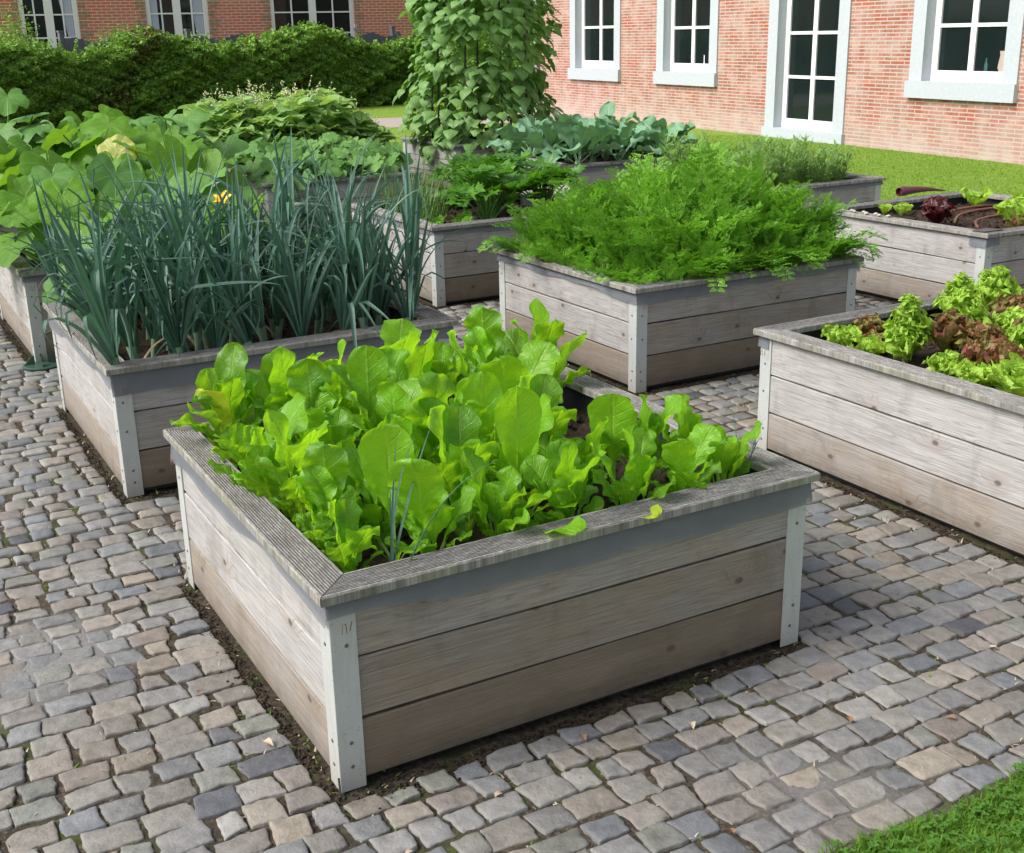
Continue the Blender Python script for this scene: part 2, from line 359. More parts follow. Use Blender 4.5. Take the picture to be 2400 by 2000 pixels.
def rim_mesh(length, seed):
    """mitred grooved board: local x along the outer edge from -OV to length+OV, y=-OV outer .. inward"""
    mb = MB(); r = random.Random(seed); ng = 11; prof = []
    prof.append((0, -RT, 0)); prof.append((0, -.005, 0)); prof.append((.0035, 0, 0))
    for g in range(ng):
        a = .008 + (RW - .016) * g / ng; wdt = (RW - .016) / ng
        prof += [(a + wdt * .10, 0, 0), (a + wdt * .28, -.0042, 1), (a + wdt * .56, -.0042, 1), (a + wdt * .72, 0, 0)]
    prof += [(RW - .0035, 0, 0), (RW, -.005, 0), (RW, -RT, 0)]
    n = 30; P = np.zeros((n, len(prof), 3)); L = np.zeros_like(P); T = np.zeros((n, len(prof)))
    t = np.linspace(0, 1, n); ph = r.uniform(0, 6)
    for j, (py, pz, g) in enumerate(prof):
        x0 = -OV + py + .0008; x1 = length + OV - py - .0008
        xs = x0 + (x1 - x0) * t
        P[:, j, 0] = xs; P[:, j, 1] = -OV + py + .0016 * np.sin(xs * 3.3 + ph); P[:, j, 2] = H + RT + pz + .0014 * np.sin(xs * 2.3 + ph)
        L[:, j, 0] = xs; L[:, j, 1] = py / RW; L[:, j, 2] = seed * 2.3; T[:, j] = g
    mb.grid(P, L, tint=T.reshape(-1))
    # underside and mitre ends
    a = P[:, 0]; b = P[:, -1]
    mb.grid(np.stack([b, a], 1), np.stack([L[:, -1], L[:, 0]], 1), tint=0.)
    for e in (0, n - 1):
        v = P[e]; k = len(v); cen = v.mean(0)
        vv = np.vstack([v, cen]); f = [[i, i + 1, k] for i in range(k - 1)] + [[k - 1, 0, k]]
        mb.add(vv, f, np.vstack([L[e], L[e].mean(0)]), tint=.5)
    return mb
def strip_mesh(length, seed, depth=.062, wav=.014, x0=-.012, x1=None):
    mb = MB(); r = random.Random(seed); n = 60; xs = np.linspace(x0, (length + .012) if x1 is None else x1, n)
    low = depth + wav * (np.sin(xs * 3.1 + r.uniform(0, 6)) * .6 + np.sin(xs * 7.7 + r.uniform(0, 6)) * .35 + .2 * np.sin(xs * 17 + r.uniform(0, 6)))
    low = np.maximum(low, .012)
    P = np.zeros((n, 5, 3)); L = np.zeros_like(P)
    for j in range(5):
        q = j / 4
        P[:, j, 0] = xs; P[:, j, 1] = -.0065 - q * (.006 + .007 * (.5 + .5 * np.sin(xs * 9 + seed))); P[:, j, 2] = H - .001 - low * q
        L[:, j, 0] = xs; L[:, j, 1] = low * q
    mb.grid(P, L); return mb
def post_mesh():
    """L angle; corner at origin, legs along +x (on the face y=0) and +y (on x=0), outside the boards"""
    mb = MB(); t = .004; a = .062; z0, z1 = -.004, H - .002
    prof = [(-t + .0012, -t), (a, -t), (a, 0), (0, 0), (0, a), (-t, a), (-t, -t + .0012)]
    P = np.zeros((6, len(prof), 3))
    for i, z in enumerate(np.linspace(z0, z1, 6)):
        for j, (x, y) in enumerate(prof): P[i, j] = (x, y, z)
    mb.grid(P, np.zeros_like(P), closed=True)
    return mb
def screw_mesh():
    mb = MB(); n = 8
    th = np.linspace(0, 2 * PI, n, endpoint=False)
    rings = []
    for r, y in ((.0052, 0), (.0052, -.0012), (.0036, -.0022), (.0014, -.0012)):
        rings.append(np.stack([r * np.cos(th), np.full(n, y), r * np.sin(th)], -1))
    mb.grid(np.array(rings), closed=True)
    mb.add(np.vstack([rings[-1], [[0, -.0012, 0]]]), [[i, (i + 1) % n, n] for i in range(n)])
    return mb
SCREW = screw_mesh().build('screw', M['screw']); C.objects.unlink(SCREW)

def soil_patch(w, d, seed, z):
    r = np.random.default_rng(seed); n = 46
    x = np.linspace(.02, w - .02, n); y = np.linspace(.02, d - .02, n)
    X, Y = np.meshgrid(x, y, indexing='ij')
    Z = z + .012 * np.sin(X * 9 + seed) * np.sin(Y * 7) + r.normal(0, .007, X.shape)
    P = np.stack([X, Y, Z], -1)
    mb = MB(); mb.grid(P)
    # clods
    for _ in range(260):
        c = np.array([r.uniform(.05, w - .05), r.uniform(.05, d - .05), z + .006]); s_ = r.uniform(.006, .024)
        blob(mb, c, s_, r)
    return mb
def blob(mb, c, s_, r, flat=.7):
    v = np.array([[1, 0, 0], [-1, 0, 0], [0, 1, 0], [0, -1, 0], [0, 0, 1], [0, 0, -1], [.6, .6, .5], [-.6, .5, .5], [.5, -.6, .5], [-.6, -.6, .4]], float)
    v = v * r.uniform(.7, 1.2, v.shape) * s_; v[:, 2] *= flat
    f = [[0, 6, 4], [6, 2, 4], [2, 7, 4], [7, 1, 4], [1, 9, 4], [9, 3, 4], [3, 8, 4], [8, 0, 4], [0, 2, 6], [2, 1, 7], [1, 3, 9], [3, 0, 8], [0, 5, 2], [2, 5, 1], [1, 5, 3], [3, 5, 0]]
    mb.add(v + c, f)

BLABEL = {
    'chard': 'weathered wooden raised bed full of broad chard, with its post corner nearest the lawn edge',
    'leek': 'weathered wooden raised bed planted with blue green leeks',
    'carrot': 'weathered wooden raised bed overflowing with feathery carrot tops',
    'lettuce': 'pale wooden raised bed of frilly green and red lettuces',
    'salad': 'pale wooden raised bed mostly bare soil with one dark red lettuce and brown hoses',
    'celery': 'wooden raised bed of celery, onion blades and a white plant tag',
    'pumpkin': 'wooden raised bed under big round squash leaves with a green disc at its post foot',
    'kohlrabi': 'wooden raised bed of grey green kohlrabi leaves before the brick wall',
    'bean_tower': 'wooden raised bed below the tall tower of climbing beans',
    'herb': 'wooden raised bed of wispy herbs beside the lawn, behind the carrots',
    'cucumber': 'wooden raised bed of cucumber leaves behind the leeks',
    'bush_bean': 'wooden raised bed under a mound of flowering bush beans before the hedge',
    'marrow': 'wooden raised bed of lobed marrow leaves before the hedge'}
STRIPS = {'chard': (.062, .024, 1), 'leek': (.066, .026, 1), 'carrot': (.045, .02, 1), 'lettuce': (.0, 0, 0), 'salad': (0, 0, 0), 'celery': (.035, .01, 1), 'pumpkin': (.045, .012, 1)}
BEDO = {}
for bi, (bn, (bx, by, w, d)) in enumerate(BEDS.items()):
    root = empty('raised_bed', (bx, by, 0), YAW); BEDO[bn] = root
    tag(root, BLABEL[bn], 'raised bed', 'square wooden raised beds standing on the cobbles')
    # sides: (origin, rotation, length)
    sides = [((0, 0, 0), 0, w), ((w, 0, 0), PI / 2, d), ((w, d, 0), PI, w), ((0, d, 0), -PI / 2, d)]
    for si, (o_, rz, ln) in enumerate(sides):
        for nm, mbx, mat in (('side_panel', panel_mesh(ln, bi * 4 + si, (-.12 if bn == 'lettuce' else (.15 if bn == 'carrot' else 0)) + ((.75 if bn == 'chard' else .5) if si == 0 else 0)), M['wood']), ('rim_board', rim_mesh(ln, bi * 4 + si), M['rim'])):  # front sides get a browner, darker tint that also paints in their shade
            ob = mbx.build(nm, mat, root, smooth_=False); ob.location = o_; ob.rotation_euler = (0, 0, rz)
        st = STRIPS.get(bn, (.04, .012, 1))
        if st[2]:
            ob = strip_mesh(ln, bi * 4 + si, st[0], st[1]).build('mesh_strip', M['strip'], root); ob.location = o_; ob.rotation_euler = (0, 0, rz)
        elif si in (0, 3):
            x0, x1 = (-.012, .11) if si == 0 else (ln - .12, ln + .012)
            ob = strip_mesh(ln, bi * 4 + si, .05, .01, x0, x1).build('mesh_strip', M['strip'], root); ob.location = o_; ob.rotation_euler = (0, 0, rz)
            if si == 3:
                ob = strip_mesh(ln, bi * 4 + si + 9, .06, .012, -.012, .05).build('mesh_strip', M['strip'], root); ob.location = o_; ob.rotation_euler = (0, 0, rz)
        po = post_mesh().build('corner_post', M['post'], root, smooth_=False); po.location = o_; po.rotation_euler = (0, 0, rz)
        if bn in ('chard', 'leek', 'carrot', 'lettuce', 'salad', 'celery', 'pumpkin') and si != 2:
            for face in (0, 1):
                for zz in (.055, .105, .27, .39) if bn != 'chard' else (.06, .125, .385):
                    s_ = SCREW.copy(); C.objects.link(s_); s_.parent = po; jit = rnd.uniform(-.006, .006)
                    if face == 0: s_.location = (.030 + jit, -.004, zz)
                    else: s_.location = (-.004, .030 + jit, zz); s_.rotation_euler = (0, 0, -PI / 2)
            # a rusty staple holding the strip
            mb = MB(); mb.tube([(.020, -.022, H - .085), (.022, -.023, H - .060), (.030, -.023, H - .060), (.032, -.022, H - .085)], .0011, 5)
            mb.tube([(.040, -.021, H - .08), (.046, -.022, H - .058)], .0012, 5)
            mb.build('staple', M['rust'], po)
    # inner liner, four thin walls and soil
    mb = MB(); t = .028
    for lo, hi in (((t, t, -.002), (w - t, t + .006, H - .004)), ((t, d - t - .006, -.002), (w - t, d - t, H - .004)), ((t, t + .006, -.002), (t + .006, d - t - .006, H - .004)), ((w - t - .006, t + .006, -.002), (w - t, d - t - .006, H - .004))):
        mb.box(lo, hi)
    mb.build('liner', M['liner'], root, smooth_=False)
    soil_patch(w, d, bi, SOILZ + (.035 if bn == 'salad' else 0)).build('soil', M['soil'], root)

# ------------------------------------------------------------------ ground
def paving_base_mat():
    N = NT('joint_soil'); o = N.obj()
    n = N.noise(o, 2.2, 5, .6); n2 = N.noise(o, 60, 6, .7); n3 = N.noise(o, 3.1, 4, .6, 0)
    c = N.ramp(n2, [(.3, (.018, .014, .010)), (.52, (.06, .047, .033)), (.70, (.16, .135, .10))])
    c = N.mix(N.math('MULTIPLY', N.mapr(n3, .54, .62, 0, 1), N.mapr(n2, .40, .55, .2, .9)), c, (.055, .075, .012))
    g = N.attr('tint', 'Fac')
    gr = N.mix(N.noise(o, 180, 4, .7), (.16, .155, .15), (.34, .335, .33))
    c = N.mix(N.math('MULTIPLY', g, 1.0, clamp=True), c, gr)
    c = N.mix(N.mapr(g, 0.0, -.8, 0, .85), c, N.mix(N.mapr(n2, .38, .62), (.008, .006, .004), (.085, .065, .045)))
    c = N.mix(N.math('MULTIPLY', N.mapr(N.noise(o, 7, 4), .52, .62, 0, .6), N.mapr(g, -.1, -.8, 0, 1)), c, (.045, .055, .015))
    return N.done(N.pbsdf(c, .9, .25, 0, N.bump(n2, .8, .008)))
def stone_mat():
    N = NT('sandstone_setts'); o = N.obj(); col = N.attr('col')
    n = N.noise(o, 24, 6, .62); n2 = N.noise(o, 140, 5, .65); n3 = N.noise(o, 420, 2, .5); n4 = N.noise(o, 9, 4, .6, .4)
    c = N.n('ShaderNodeMix', data_type='RGBA', blend_type='MULTIPLY', ins={0: 1.0, 6: col, 7: N.ramp(n, [(.25, .66), (.5, .98), (.75, 1.22)])}).outputs[2]
    c = N.n('ShaderNodeMix', data_type='RGBA', blend_type='MULTIPLY', ins={0: .8, 6: c, 7: N.ramp(n2, [(.3, .86), (.5, 1.0), (.7, 1.1)])}).outputs[2]
    c = N.mix(N.mapr(n3, .70, .76, 0, .5), c, (.55, .54, .52))
    c = N.mix(N.mapr(n4, .60, .72, 0, .40), c, (.12, .12, .135))
    c = N.mix(N.mapr(N.noise(o, 3.0, 4, .6), .57, .70, 0, .25), c, (.34, .34, .345))
    luv = N.sep(N.attr('luv'))[2]
    c = N.mix(N.math('MULTIPLY', luv, .6), c, (.085, .07, .05))
    return N.done(N.pbsdf(c, N.mapr(n, .3, .7, .48, .72), .5, 0, N.bump(N.math('ADD', N.math('MULTIPLY', n, 2.0), N.math('MULTIPLY', n2, .45)), .6, .006)))
M['stone'] = stone_mat(); M['base'] = paving_base_mat()

def vnoise(seed, n=7, lo=.6, hi=3.0):
    r = np.random.default_rng(seed); k = r.uniform(lo, hi, (n, 2)) * r.choice([-1, 1], (n, 2)); ph = r.uniform(0, 6.28, n)
    return lambda x, y: sum(np.sin(k[i, 0] * x + k[i, 1] * y + ph[i]) for i in range(n)) / math.sqrt(n)
warpa, warpb = vnoise(3, 5, .25, .9), vnoise(4, 5, .25, .9)
grout = vnoise(5, 9, 1.0, 4.5)
U0, U1, V0, V1 = -4.3, 7.15, -.80, 12.9     # paved area in bed-aligned coordinates
def lawn_edge_v(u): return -.80 + .02 * np.sin(u * 3.1)
boxes_uv = []
for bn, (bx, by, w, d) in BEDS.items():
    q = np.array([bx, by, 0]) - ORG; boxes_uv.append((q @ UX, q @ VX, w, d))
def make_paving():
    mb = MB(); r = np.random.default_rng(21)
    pal = np.array([(.30, .30, .305), (.335, .32, .295), (.36, .325, .285), (.27, .285, .30), (.31, .285, .265), (.225, .245, .28), (.36, .35, .335), (.29, .305, .275), (.38, .335, .27), (.13, .14, .17), (.32, .275, .245), (.40, .40, .40)])
    pw = np.array([.17, .15, .13, .13, .10, .07, .08, .06, .04, .02, .02, .03]); pw /= pw.sum()
    q = V0 - 1.6; rows = []
    while q < V1:
        hgt = r.uniform(.086, .103); rows.append((q, q + hgt)); q += hgt
    cells = []
    for (q0, q1) in rows:
        p = U0 - r.uniform(0, .1)
        while p < U1:
            ln = r.choice([r.uniform(.076, .10), r.uniform(.10, .132)], p=[.5, .5]); cells.append((p, p + ln, q0, q1)); p += ln
    cells = np.array(cells)
    for (bu, bv, w, d) in boxes_uv:      # stones are cut to meet the foot of each bed
        qm = (cells[:, 2] + cells[:, 3]) / 2
        du = .03 * warpb(np.full(len(qm), bu), qm); du2 = .03 * warpb(np.full(len(qm), bu + w), qm); dv = .045 * warpa(np.full(len(qm), bu), qm)
        ga_ = bu - .034 - du
        for i in range(1, len(cells)):
            p0, p1, q0, q1 = cells[i]; ga = ga_[i]
            if p0 >= ga - .05 and p0 < ga and p1 > ga and bv - .06 < (q0 + q1) / 2 + dv[i] < bv + d + .02 and cells[i - 1][2] == q0: cells[i - 1][1] = ga; cells[i][0] = ga
        P0, P1, Q0, Q1 = cells.T; qc = (Q0 + Q1) / 2; pc = (P0 + P1) / 2
        dvv = .045 * warpa(pc, qc); gb = bu + w + .02 - du2; gc = bv - .05 - dvv; gd = bv + d + .02 - dvv; ga = ga_
        inr = (qc > gc) & (qc < gd)
        k = inr & (P0 < ga - .03) & (P1 > ga) & (P0 < ga + .05); cells[k, 1] = ga[k]
        k = inr & (P1 > gb + .05) & (P0 < gb) & (P1 > gb - .02); cells[k, 0] = gb[k]
        inc = (pc > ga) & (pc < gb)
        k = inc & (Q0 < gc - .040) & (Q1 > gc); cells[k, 3] = gc[k]
        k = inc & (Q1 > gd + .045) & (Q0 < gd); cells[k, 2] = gd[k]
    P0, P1, Q0, Q1 = cells.T
    pc, qc = (P0 + P1) / 2, (Q0 + Q1) / 2
    def warp(p, q):
        return p + .03 * warpb(p, q), q + .045 * warpa(p, q)
    uc, vc = warp(pc, qc)
    keep = (uc < U1) & ((vc > -.86) | (uc < .62)) & ~((vc < lawn_edge_v(uc) + .02) & (uc > .62)) & (vc < V1)
    keep &= ~((vc < -.80 + .0) & (uc > .62))
    for (bu, bv, w, d) in boxes_uv:
        m = .0
        inside = (uc > bu - m - .03) & (uc < bu + w) & (vc > bv - .045) & (vc < bv + d)
        keep &= ~inside
    Wp = ORG + uc[:, None] * UX + vc[:, None] * VX
    keep &= in_view(Wp, 900)
    cells = cells[keep]; Wp = Wp[keep]
    print('stones', len(cells))
    dist = np.linalg.norm(Wp - np.array([0, 0, CH]), axis=1)
    def ringpar(a_list):
        a = np.array(a_list); A, B = np.meshgrid(a, a, indexing='ij'); return A, B
    lv = {0: ringpar([-1, -.985, -.91, -.72, -.4, 0, .4, .72, .91, .985, 1]), 1: ringpar([-1, -.97, -.8, -.3, .3, .8, .97, 1]), 2: ringpar([-1, -.9, 0, .9, 1])}
    for i, (p0, p1, q0, q1) in enumerate(cells):
        l = 0 if dist[i] < 4.6 else (1 if dist[i] < 8 else 2)
        A, B = lv[l]
        k = .065
        a = A * np.sqrt(1 - k * B * B / 2 * 1.6); b = B * np.sqrt(1 - k * A * A / 2 * 1.6)
        g = r.uniform(.0025, .0068)
        cx = np.array([[p0 + g, p1 - g], [p0 + g, p1 - g]]) + r.normal(0, .0058, (2, 2))
        cy = np.array([[q0 + g, q0 + g], [q1 - g, q1 - g]]) + r.normal(0, .0048, (2, 2))
        sa, sb = (a + 1) / 2, (b + 1) / 2
        def bl(c): return (c[0, 0] * (1 - sa) * (1 - sb) + c[0, 1] * sa * (1 - sb) + c[1, 0] * (1 - sa) * sb + c[1, 1] * sa * sb)
        p, q = bl(cx), bl(cy)
        m = np.maximum(np.abs(A), np.abs(B)); th = np.arctan2(B, A)
        ph = r.uniform(0, 6, 4)
        wob = (.0018 * np.sin(3 * th + ph[0]) + .0016 * np.sin(5 * th + ph[1]) + .0015 * np.sin(9 * th + ph[2]) + .0013 * np.sin(15 * th + ph[3])) * m ** 3
        p = p + wob * np.cos(th); q = q + wob * np.sin(th)
        z = np.where(m > .995, -.026, np.where(m > .95, -.0022, np.where(m > .88, -.0002, 0))) if l == 0 else np.where(m > .995, -.026, np.where(m > .89, -.0045, 0))
        z = z + .0012 * (1 - A * A) * (1 - B * B) + r.uniform(-.0035, .003) + (A * r.normal(0, .0017) + B * r.normal(0, .0017)) + .0009 * np.sin(4 * A + ph[0]) * np.sin(4 * B + ph[1])
        if l == 0: z = z + r.normal(0, .0007, z.shape) * (m < .95)
        u, v = warp(p, q)
        P = ORG + u[..., None] * UX + v[..., None] * VX + z[..., None] * ZX
        c = pal[r.choice(len(pal), p=pw)]; c = (c * .8 + c.mean() * .2) * r.uniform(.80, 1.14) * np.array([.66, .64, .605])
        L = np.zeros(P.shape); L[..., 2] = (m > .995) * 1.0 + (m > .95) * (m < .995) * .25 * (l == 0)
        mb.grid(P, L, tint=np.tile(c, (P.shape[0] * P.shape[1], 1)))
    o = mb.build('cobbled_pavement', M['stone']); tag(o, kind='structure')
    # joint bed
    n = 360; us = np.linspace(U0, U1, n); vs = np.linspace(-2.5, V1, n + 120)
    Ug, Vg = np.meshgrid(us, vs, indexing='ij')
    G = smooth(.9, 1.7, grout(Ug, Vg)) * .8
    nb = np.ones_like(G)
    for (bu, bv, w, d) in boxes_uv:
        dx = np.maximum(np.maximum(bu - Ug, Ug - bu - w), 0); dy = np.maximum(np.maximum(bv - Vg, Vg - bv - d), 0)
        nb = np.minimum(nb, smooth(.08, .25, np.hypot(dx, dy)))
    G = G * nb
    Z = -.0070 + .0045 * G + r.normal(0, .0011, G.shape) + (1 - nb) * (.004 * np.sin(Ug * 31 + 2 * np.sin(Vg * 13)) * np.sin(Vg * 27) - .003 + r.normal(0, .0022, G.shape))
    P = ORG + Ug[..., None] * UX + Vg[..., None] * VX + Z[..., None] * ZX
    mb = MB(); mb.grid(P, tint=(G - (1 - nb)).reshape(-1)); o = mb.build('pavement_bedding', M['base']); tag(o, kind='structure')
make_paving()

def lawn_mat():
    N = NT('lawn'); o = N.obj()
    n = N.noise(o, 1.1, 5, .6); n2 = N.noise(N.vmul(o, (1, 1, 1)), 45, 5, .7); n3 = N.noise(o, 9, 4, .65)
    c = N.mix(N.mapr(n2, .3, .7), (.13, .235, .02), (.27, .42, .06))
    c = N.mix(N.mapr(n, .35, .7, 0, .5), c, (.28, .40, .07))
    c = N.mix(N.mapr(n3, .56, .72, 0, .4), c, (.10, .20, .02))
    c = N.mix(N.mapr(N.noise(o, 160, 2), .72, .78, 0, .5), c, (.5, .55, .35))
    return N.done(N.pbsdf(c, .8, .15, 0, N.bump(N.math('ADD', n2, n3), 1.0, .03)))
M['lawn'] = lawn_mat()
def uvpoly(name, rects, z, mat, kind='structure'):
    mb = MB()
    for (u0, u1, v0, v1) in rects:
        mb.add([W(u0, v0, z), W(u1, v0, z), W(u1, v1, z), W(u0, v1, z)], [[0, 1, 2, 3]])
    o = mb.build(name, mat, smooth_=False); tag(o, kind=kind); return o
uvpoly('ground', [(-160, 160, -120, 200)], -.05, M['lawn'])
uvpoly('lawn', [(7.15, 60, -60, 60), (-60, 7.15, 12.9, 60), (-60, U0, -60, 12.9), (.66, 7.15, -60, -.83)], .002, M['lawn'])
pm = simple('path_gravel', (.36, .31, .27), .9, var=.25, scale=60, bump=.5)
mb = MB(); 
mb.add([(-9, 22.2, .01), (3.0, 25.9, .01), (2.6, 28.7, .01), (-9, 25.6, .01)], [[0, 1, 2, 3]]); o = mb.build('path', pm, smooth_=False); tag(o, kind='structure')

# ------------------------------------------------------------------ leaf builders
def widthf(kind, t):
    if kind == 'chard': w = np.clip(t, 0, 1) ** .7 * np.clip(1 - t ** 4.2, 0, 1) ** .5 / .74
    elif kind == 'ovate': w = np.clip(t * 3.2, 0, 1) ** .55 * np.clip(1 - t, 0, 1) ** .78 / .62
    elif kind == 'strap': w = (.55 + .45 * np.clip(t * 2.5, 0, 1)) * np.clip(1 - t ** 2.0, 0, 1) ** .85
    elif kind == 'thin': w = np.sin(PI * np.clip(t * .97 + .03, 0, 1)) ** .8
    elif kind == 'fan': w = np.clip(t, 0, 1) ** .55 * np.clip(1 - t ** 6, 0, 1) ** .5
    elif kind == 'lobe': w = (np.clip(t, 0, 1) ** .7 * np.clip(1 - t ** 4, 0, 1) ** .5) * (.86 + .40 * np.sin(t * 19))
    elif kind == 'kohl': w = np.clip(t, 0, 1) ** .75 * np.clip(1 - t ** 3.0, 0, 1) ** .6 / .68 * (1 + .10 * np.sin(t * 24))
    return w
def strip_leaf(mb, base, az, el, Lg, Wd, kind='chard', nu=13, nv=7, pet=.35, petw=.006, bend=1.0, bpow=1.3, cup=.25, wave=.12, freq=3.0, roll=0, tint=None, r=rnd, ragged=.04, twist=0, kink=None, mi=0, pucker=0):
    t = np.linspace(0, 1, nu)
    if pet > 0:
        npet = max(2, int(nu * .28)); t = np.concatenate([np.linspace(0, pet, npet, endpoint=False), pet + (1 - pet) * (1 - (1 - np.linspace(0, 1, nu - npet)) ** 1.35)])
    e = el - bend * t ** bpow
    if kink is not None: e = e - kink[1] * smooth(kink[0], kink[0] + .06, t)
    ds = np.diff(t) * Lg
    y = np.concatenate([[0], np.cumsum(np.cos((e[1:] + e[:-1]) / 2) * ds)]); z = np.concatenate([[0], np.cumsum(np.sin((e[1:] + e[:-1]) / 2) * ds)])
    ca, sa = math.cos(az), math.sin(az)
    fwd = np.array([ca, sa, 0]); side0 = np.array([-sa, ca, 0])
    cen = np.asarray(base) + y[:, None] * fwd + z[:, None] * ZX
    T = np.cos(e)[:, None] * fwd + np.sin(e)[:, None] * ZX
    Nn = -np.sin(e)[:, None] * fwd + np.cos(e)[:, None] * ZX
    rl = roll * smooth(0, .6, t) + twist * t
    S = np.cos(rl)[:, None] * side0 + np.sin(rl)[:, None] * Nn
    N2 = -np.sin(rl)[:, None] * side0 + np.cos(rl)[:, None] * Nn
    tb = np.clip((t - pet) / (1 - pet), 0, 1)
    half = widthf(kind, tb) * Wd / 2
    half = np.where(t < pet, petw / 2, np.maximum(half, petw / 2 * (1 - tb)))
    s = np.linspace(-1, 1, nv)
    ph = [r.uniform(0, 6.28) for _ in range(6)]
    edge = 1 + ragged * np.sin(tb[:, None] * 23 + ph[0] + 2 * np.sign(s)[None]) + ragged * .7 * np.sin(tb[:, None] * 41 + ph[1] + np.sign(s)[None])
    X = s[None] * half[:, None] * np.where(np.abs(s)[None] > .5, edge, 1)
    a = np.abs(s)[None]
    blade = smooth(0, .15, tb)[:, None]
    Zo = cup * a ** 1.6 * half[:, None] + blade * wave * Wd / 2 * a ** 2 * np.sin(tb[:, None] * freq * 6.28 + ph[2] + np.where(s > 0, ph[3], 0)[None])
    Zo = Zo + blade * wave * .35 * Wd / 2 * np.sin(tb[:, None] * 9 + s[None] * 4 + ph[4])
    if pucker: Zo = Zo + blade * pucker * (np.abs(np.sin(tb[:, None] * 25 - a * 4.5)) * (1 - .6 * a) - .5 * np.exp(-(a / .12) ** 2) + .5 * np.sin(tb[:, None] * 31 + ph[0]) * np.sin(s[None] * 9 + ph[1]))
    P = cen[:, None] + X[..., None] * S[:, None] + Zo[..., None] * N2[:, None]
    L = np.zeros(P.shape); L[..., 0] = tb[:, None]; L[..., 1] = s[None]; L[..., 2] = (t < pet - 1e-6)[:, None] * 1.0
    mb.grid(P, L, tint=r.random() if tint is None else tint, mi=mi)
    return cen[-1]
def frame(base, az, tilt, roll=0):
    """leaf lying in local XY, tip along local +Y; az = direction of the tip, tilt = upward pitch"""
    return Matrix.Translation(Vector(base)) @ Matrix.Rotation(az - PI / 2, 4, 'Z') @ Matrix.Rotation(tilt, 4, 'X') @ Matrix.Rotation(roll, 4, 'Y')
def polar_leaf(mb, F, R, nth=36, nr=6, lobes=5, depth=.1, teeth=.03, nteeth=9, sinus=.3, cup=.15, wave=.06, droop=.2, tint=None, r=rnd, mi=0, pent=0):
    th = np.linspace(-PI, PI, nth); rad = np.linspace(0, 1, nr) ** .85
    base = 1 + depth * np.cos(lobes * th) + .0
    gap = 1 - np.exp(-((PI - np.abs(th)) / sinus) ** 2) * .92
    back = .85 + .15 * np.cos(th)
    tt = 1 + teeth * (2 * np.abs(((th / (2 * PI) * nteeth * lobes) % 1) - .5) - .5) * 2
    ph = [r.uniform(0, 6.28) for _ in range(4)]
    R1 = R * base * gap * back * tt * (1 + .04 * np.sin(2 * th + ph[0]))
    rr_ = rad[:, None] * R1[None]
    x = rr_ * np.sin(th)[None]; y = rr_ * np.cos(th)[None]
    q = rr_ / R
    z = R * (cup * q ** 1.2 - droop * q ** 2.4 + wave * q ** 2 * np.sin(lobes * th + ph[1])[None] + wave * .8 * q ** 2 * np.sin(2.3 * lobes * th + ph[2])[None] + .02 * np.sin(q * 14 + ph[3]))
    P = np.stack([x, y, z], -1).reshape(-1, 3) @ np.array(F.to_3x3()).T + np.array(F.translation)
    L = np.zeros((nr, nth, 3)); L[..., 0] = rad[:, None]; L[..., 1] = (th / PI)[None]
    mb.grid(P.reshape(nr, nth, 3), L, tint=r.random() if tint is None else tint, mi=mi)

def scatter(protos, spots, name=None):
    """first use of every prototype is the prototype itself; spots: (xyz, rz, scale, label, cat, group)"""
    used = set(); out = []
    for k, (p, rz, s_, lab, cat, grp) in enumerate(spots):
        pi = k % len(protos)
        o = protos[pi] if pi not in used else copy_tree(protos[pi])
        used.add(pi)
        o.location = p; o.rotation_euler = (rnd.uniform(-.06, .06), rnd.uniform(-.06, .06), rz); o.scale = (s_, s_, s_ * rnd.uniform(.94, 1.06))
        tag(o, lab, cat, grp); out.append(o)
    for i, pr in enumerate(protos):
        if i not in used: bpy.data.objects.remove(pr)
    return out
ORD = ['first', 'second', 'third', 'fourth', 'fifth', 'sixth', 'seventh', 'eighth', 'ninth', 'tenth']
def row_label(plant, bed, i, j, ni, nj):
    """i along the near side from the near post, j away from it"""
    if j == 0 and i == 0: return f'{plant} at the near corner of the {bed}'
    if j == 0: return f'{plant} in the {bed} front row, {ORD[i]} from near corner'
    if i == 0: return f'{plant} at the {bed} side rim, {ORD[j]} from near corner'
    return f'{plant} crowded in among the inner rows of the {bed}'

# ------------------------------------------------------------------ chard
def chard_plant(seed, n=9, size=.98):
    r = random.Random(seed); mb = MB()
    for k in range(n):
        az = k * 2.4 + r.uniform(-.4, .4); f = k / (n - 1)
        el = 1.54 - .50 * f + r.uniform(-.12, .12)
        Lg = (.37 - .18 * f) * r.uniform(.62, 1.12) * size
        strip_leaf(mb, (.012 * math.cos(az), .012 * math.sin(az), 0), az, el, Lg, Lg * r.uniform(.28, .41), 'chard', nu=30, nv=15, pet=r.uniform(.36, .50), petw=.012, pucker=.0028, bend=r.uniform(-.15, .8) + .5 * f, bpow=2.0, cup=r.uniform(-.05, .30), wave=r.uniform(.11, .27), freq=r.uniform(1.8, 3.4), roll=r.uniform(-.5, .5), r=r, ragged=.045, tint=min(1, max(0, r.gauss(.55, .33))))
    return mb.build('chard_plant', M['chard'])
chp = [chard_plant(100 + k, 14 + k % 4) for k in range(9)]
spots = []
nu_, nv_ = 7, 6
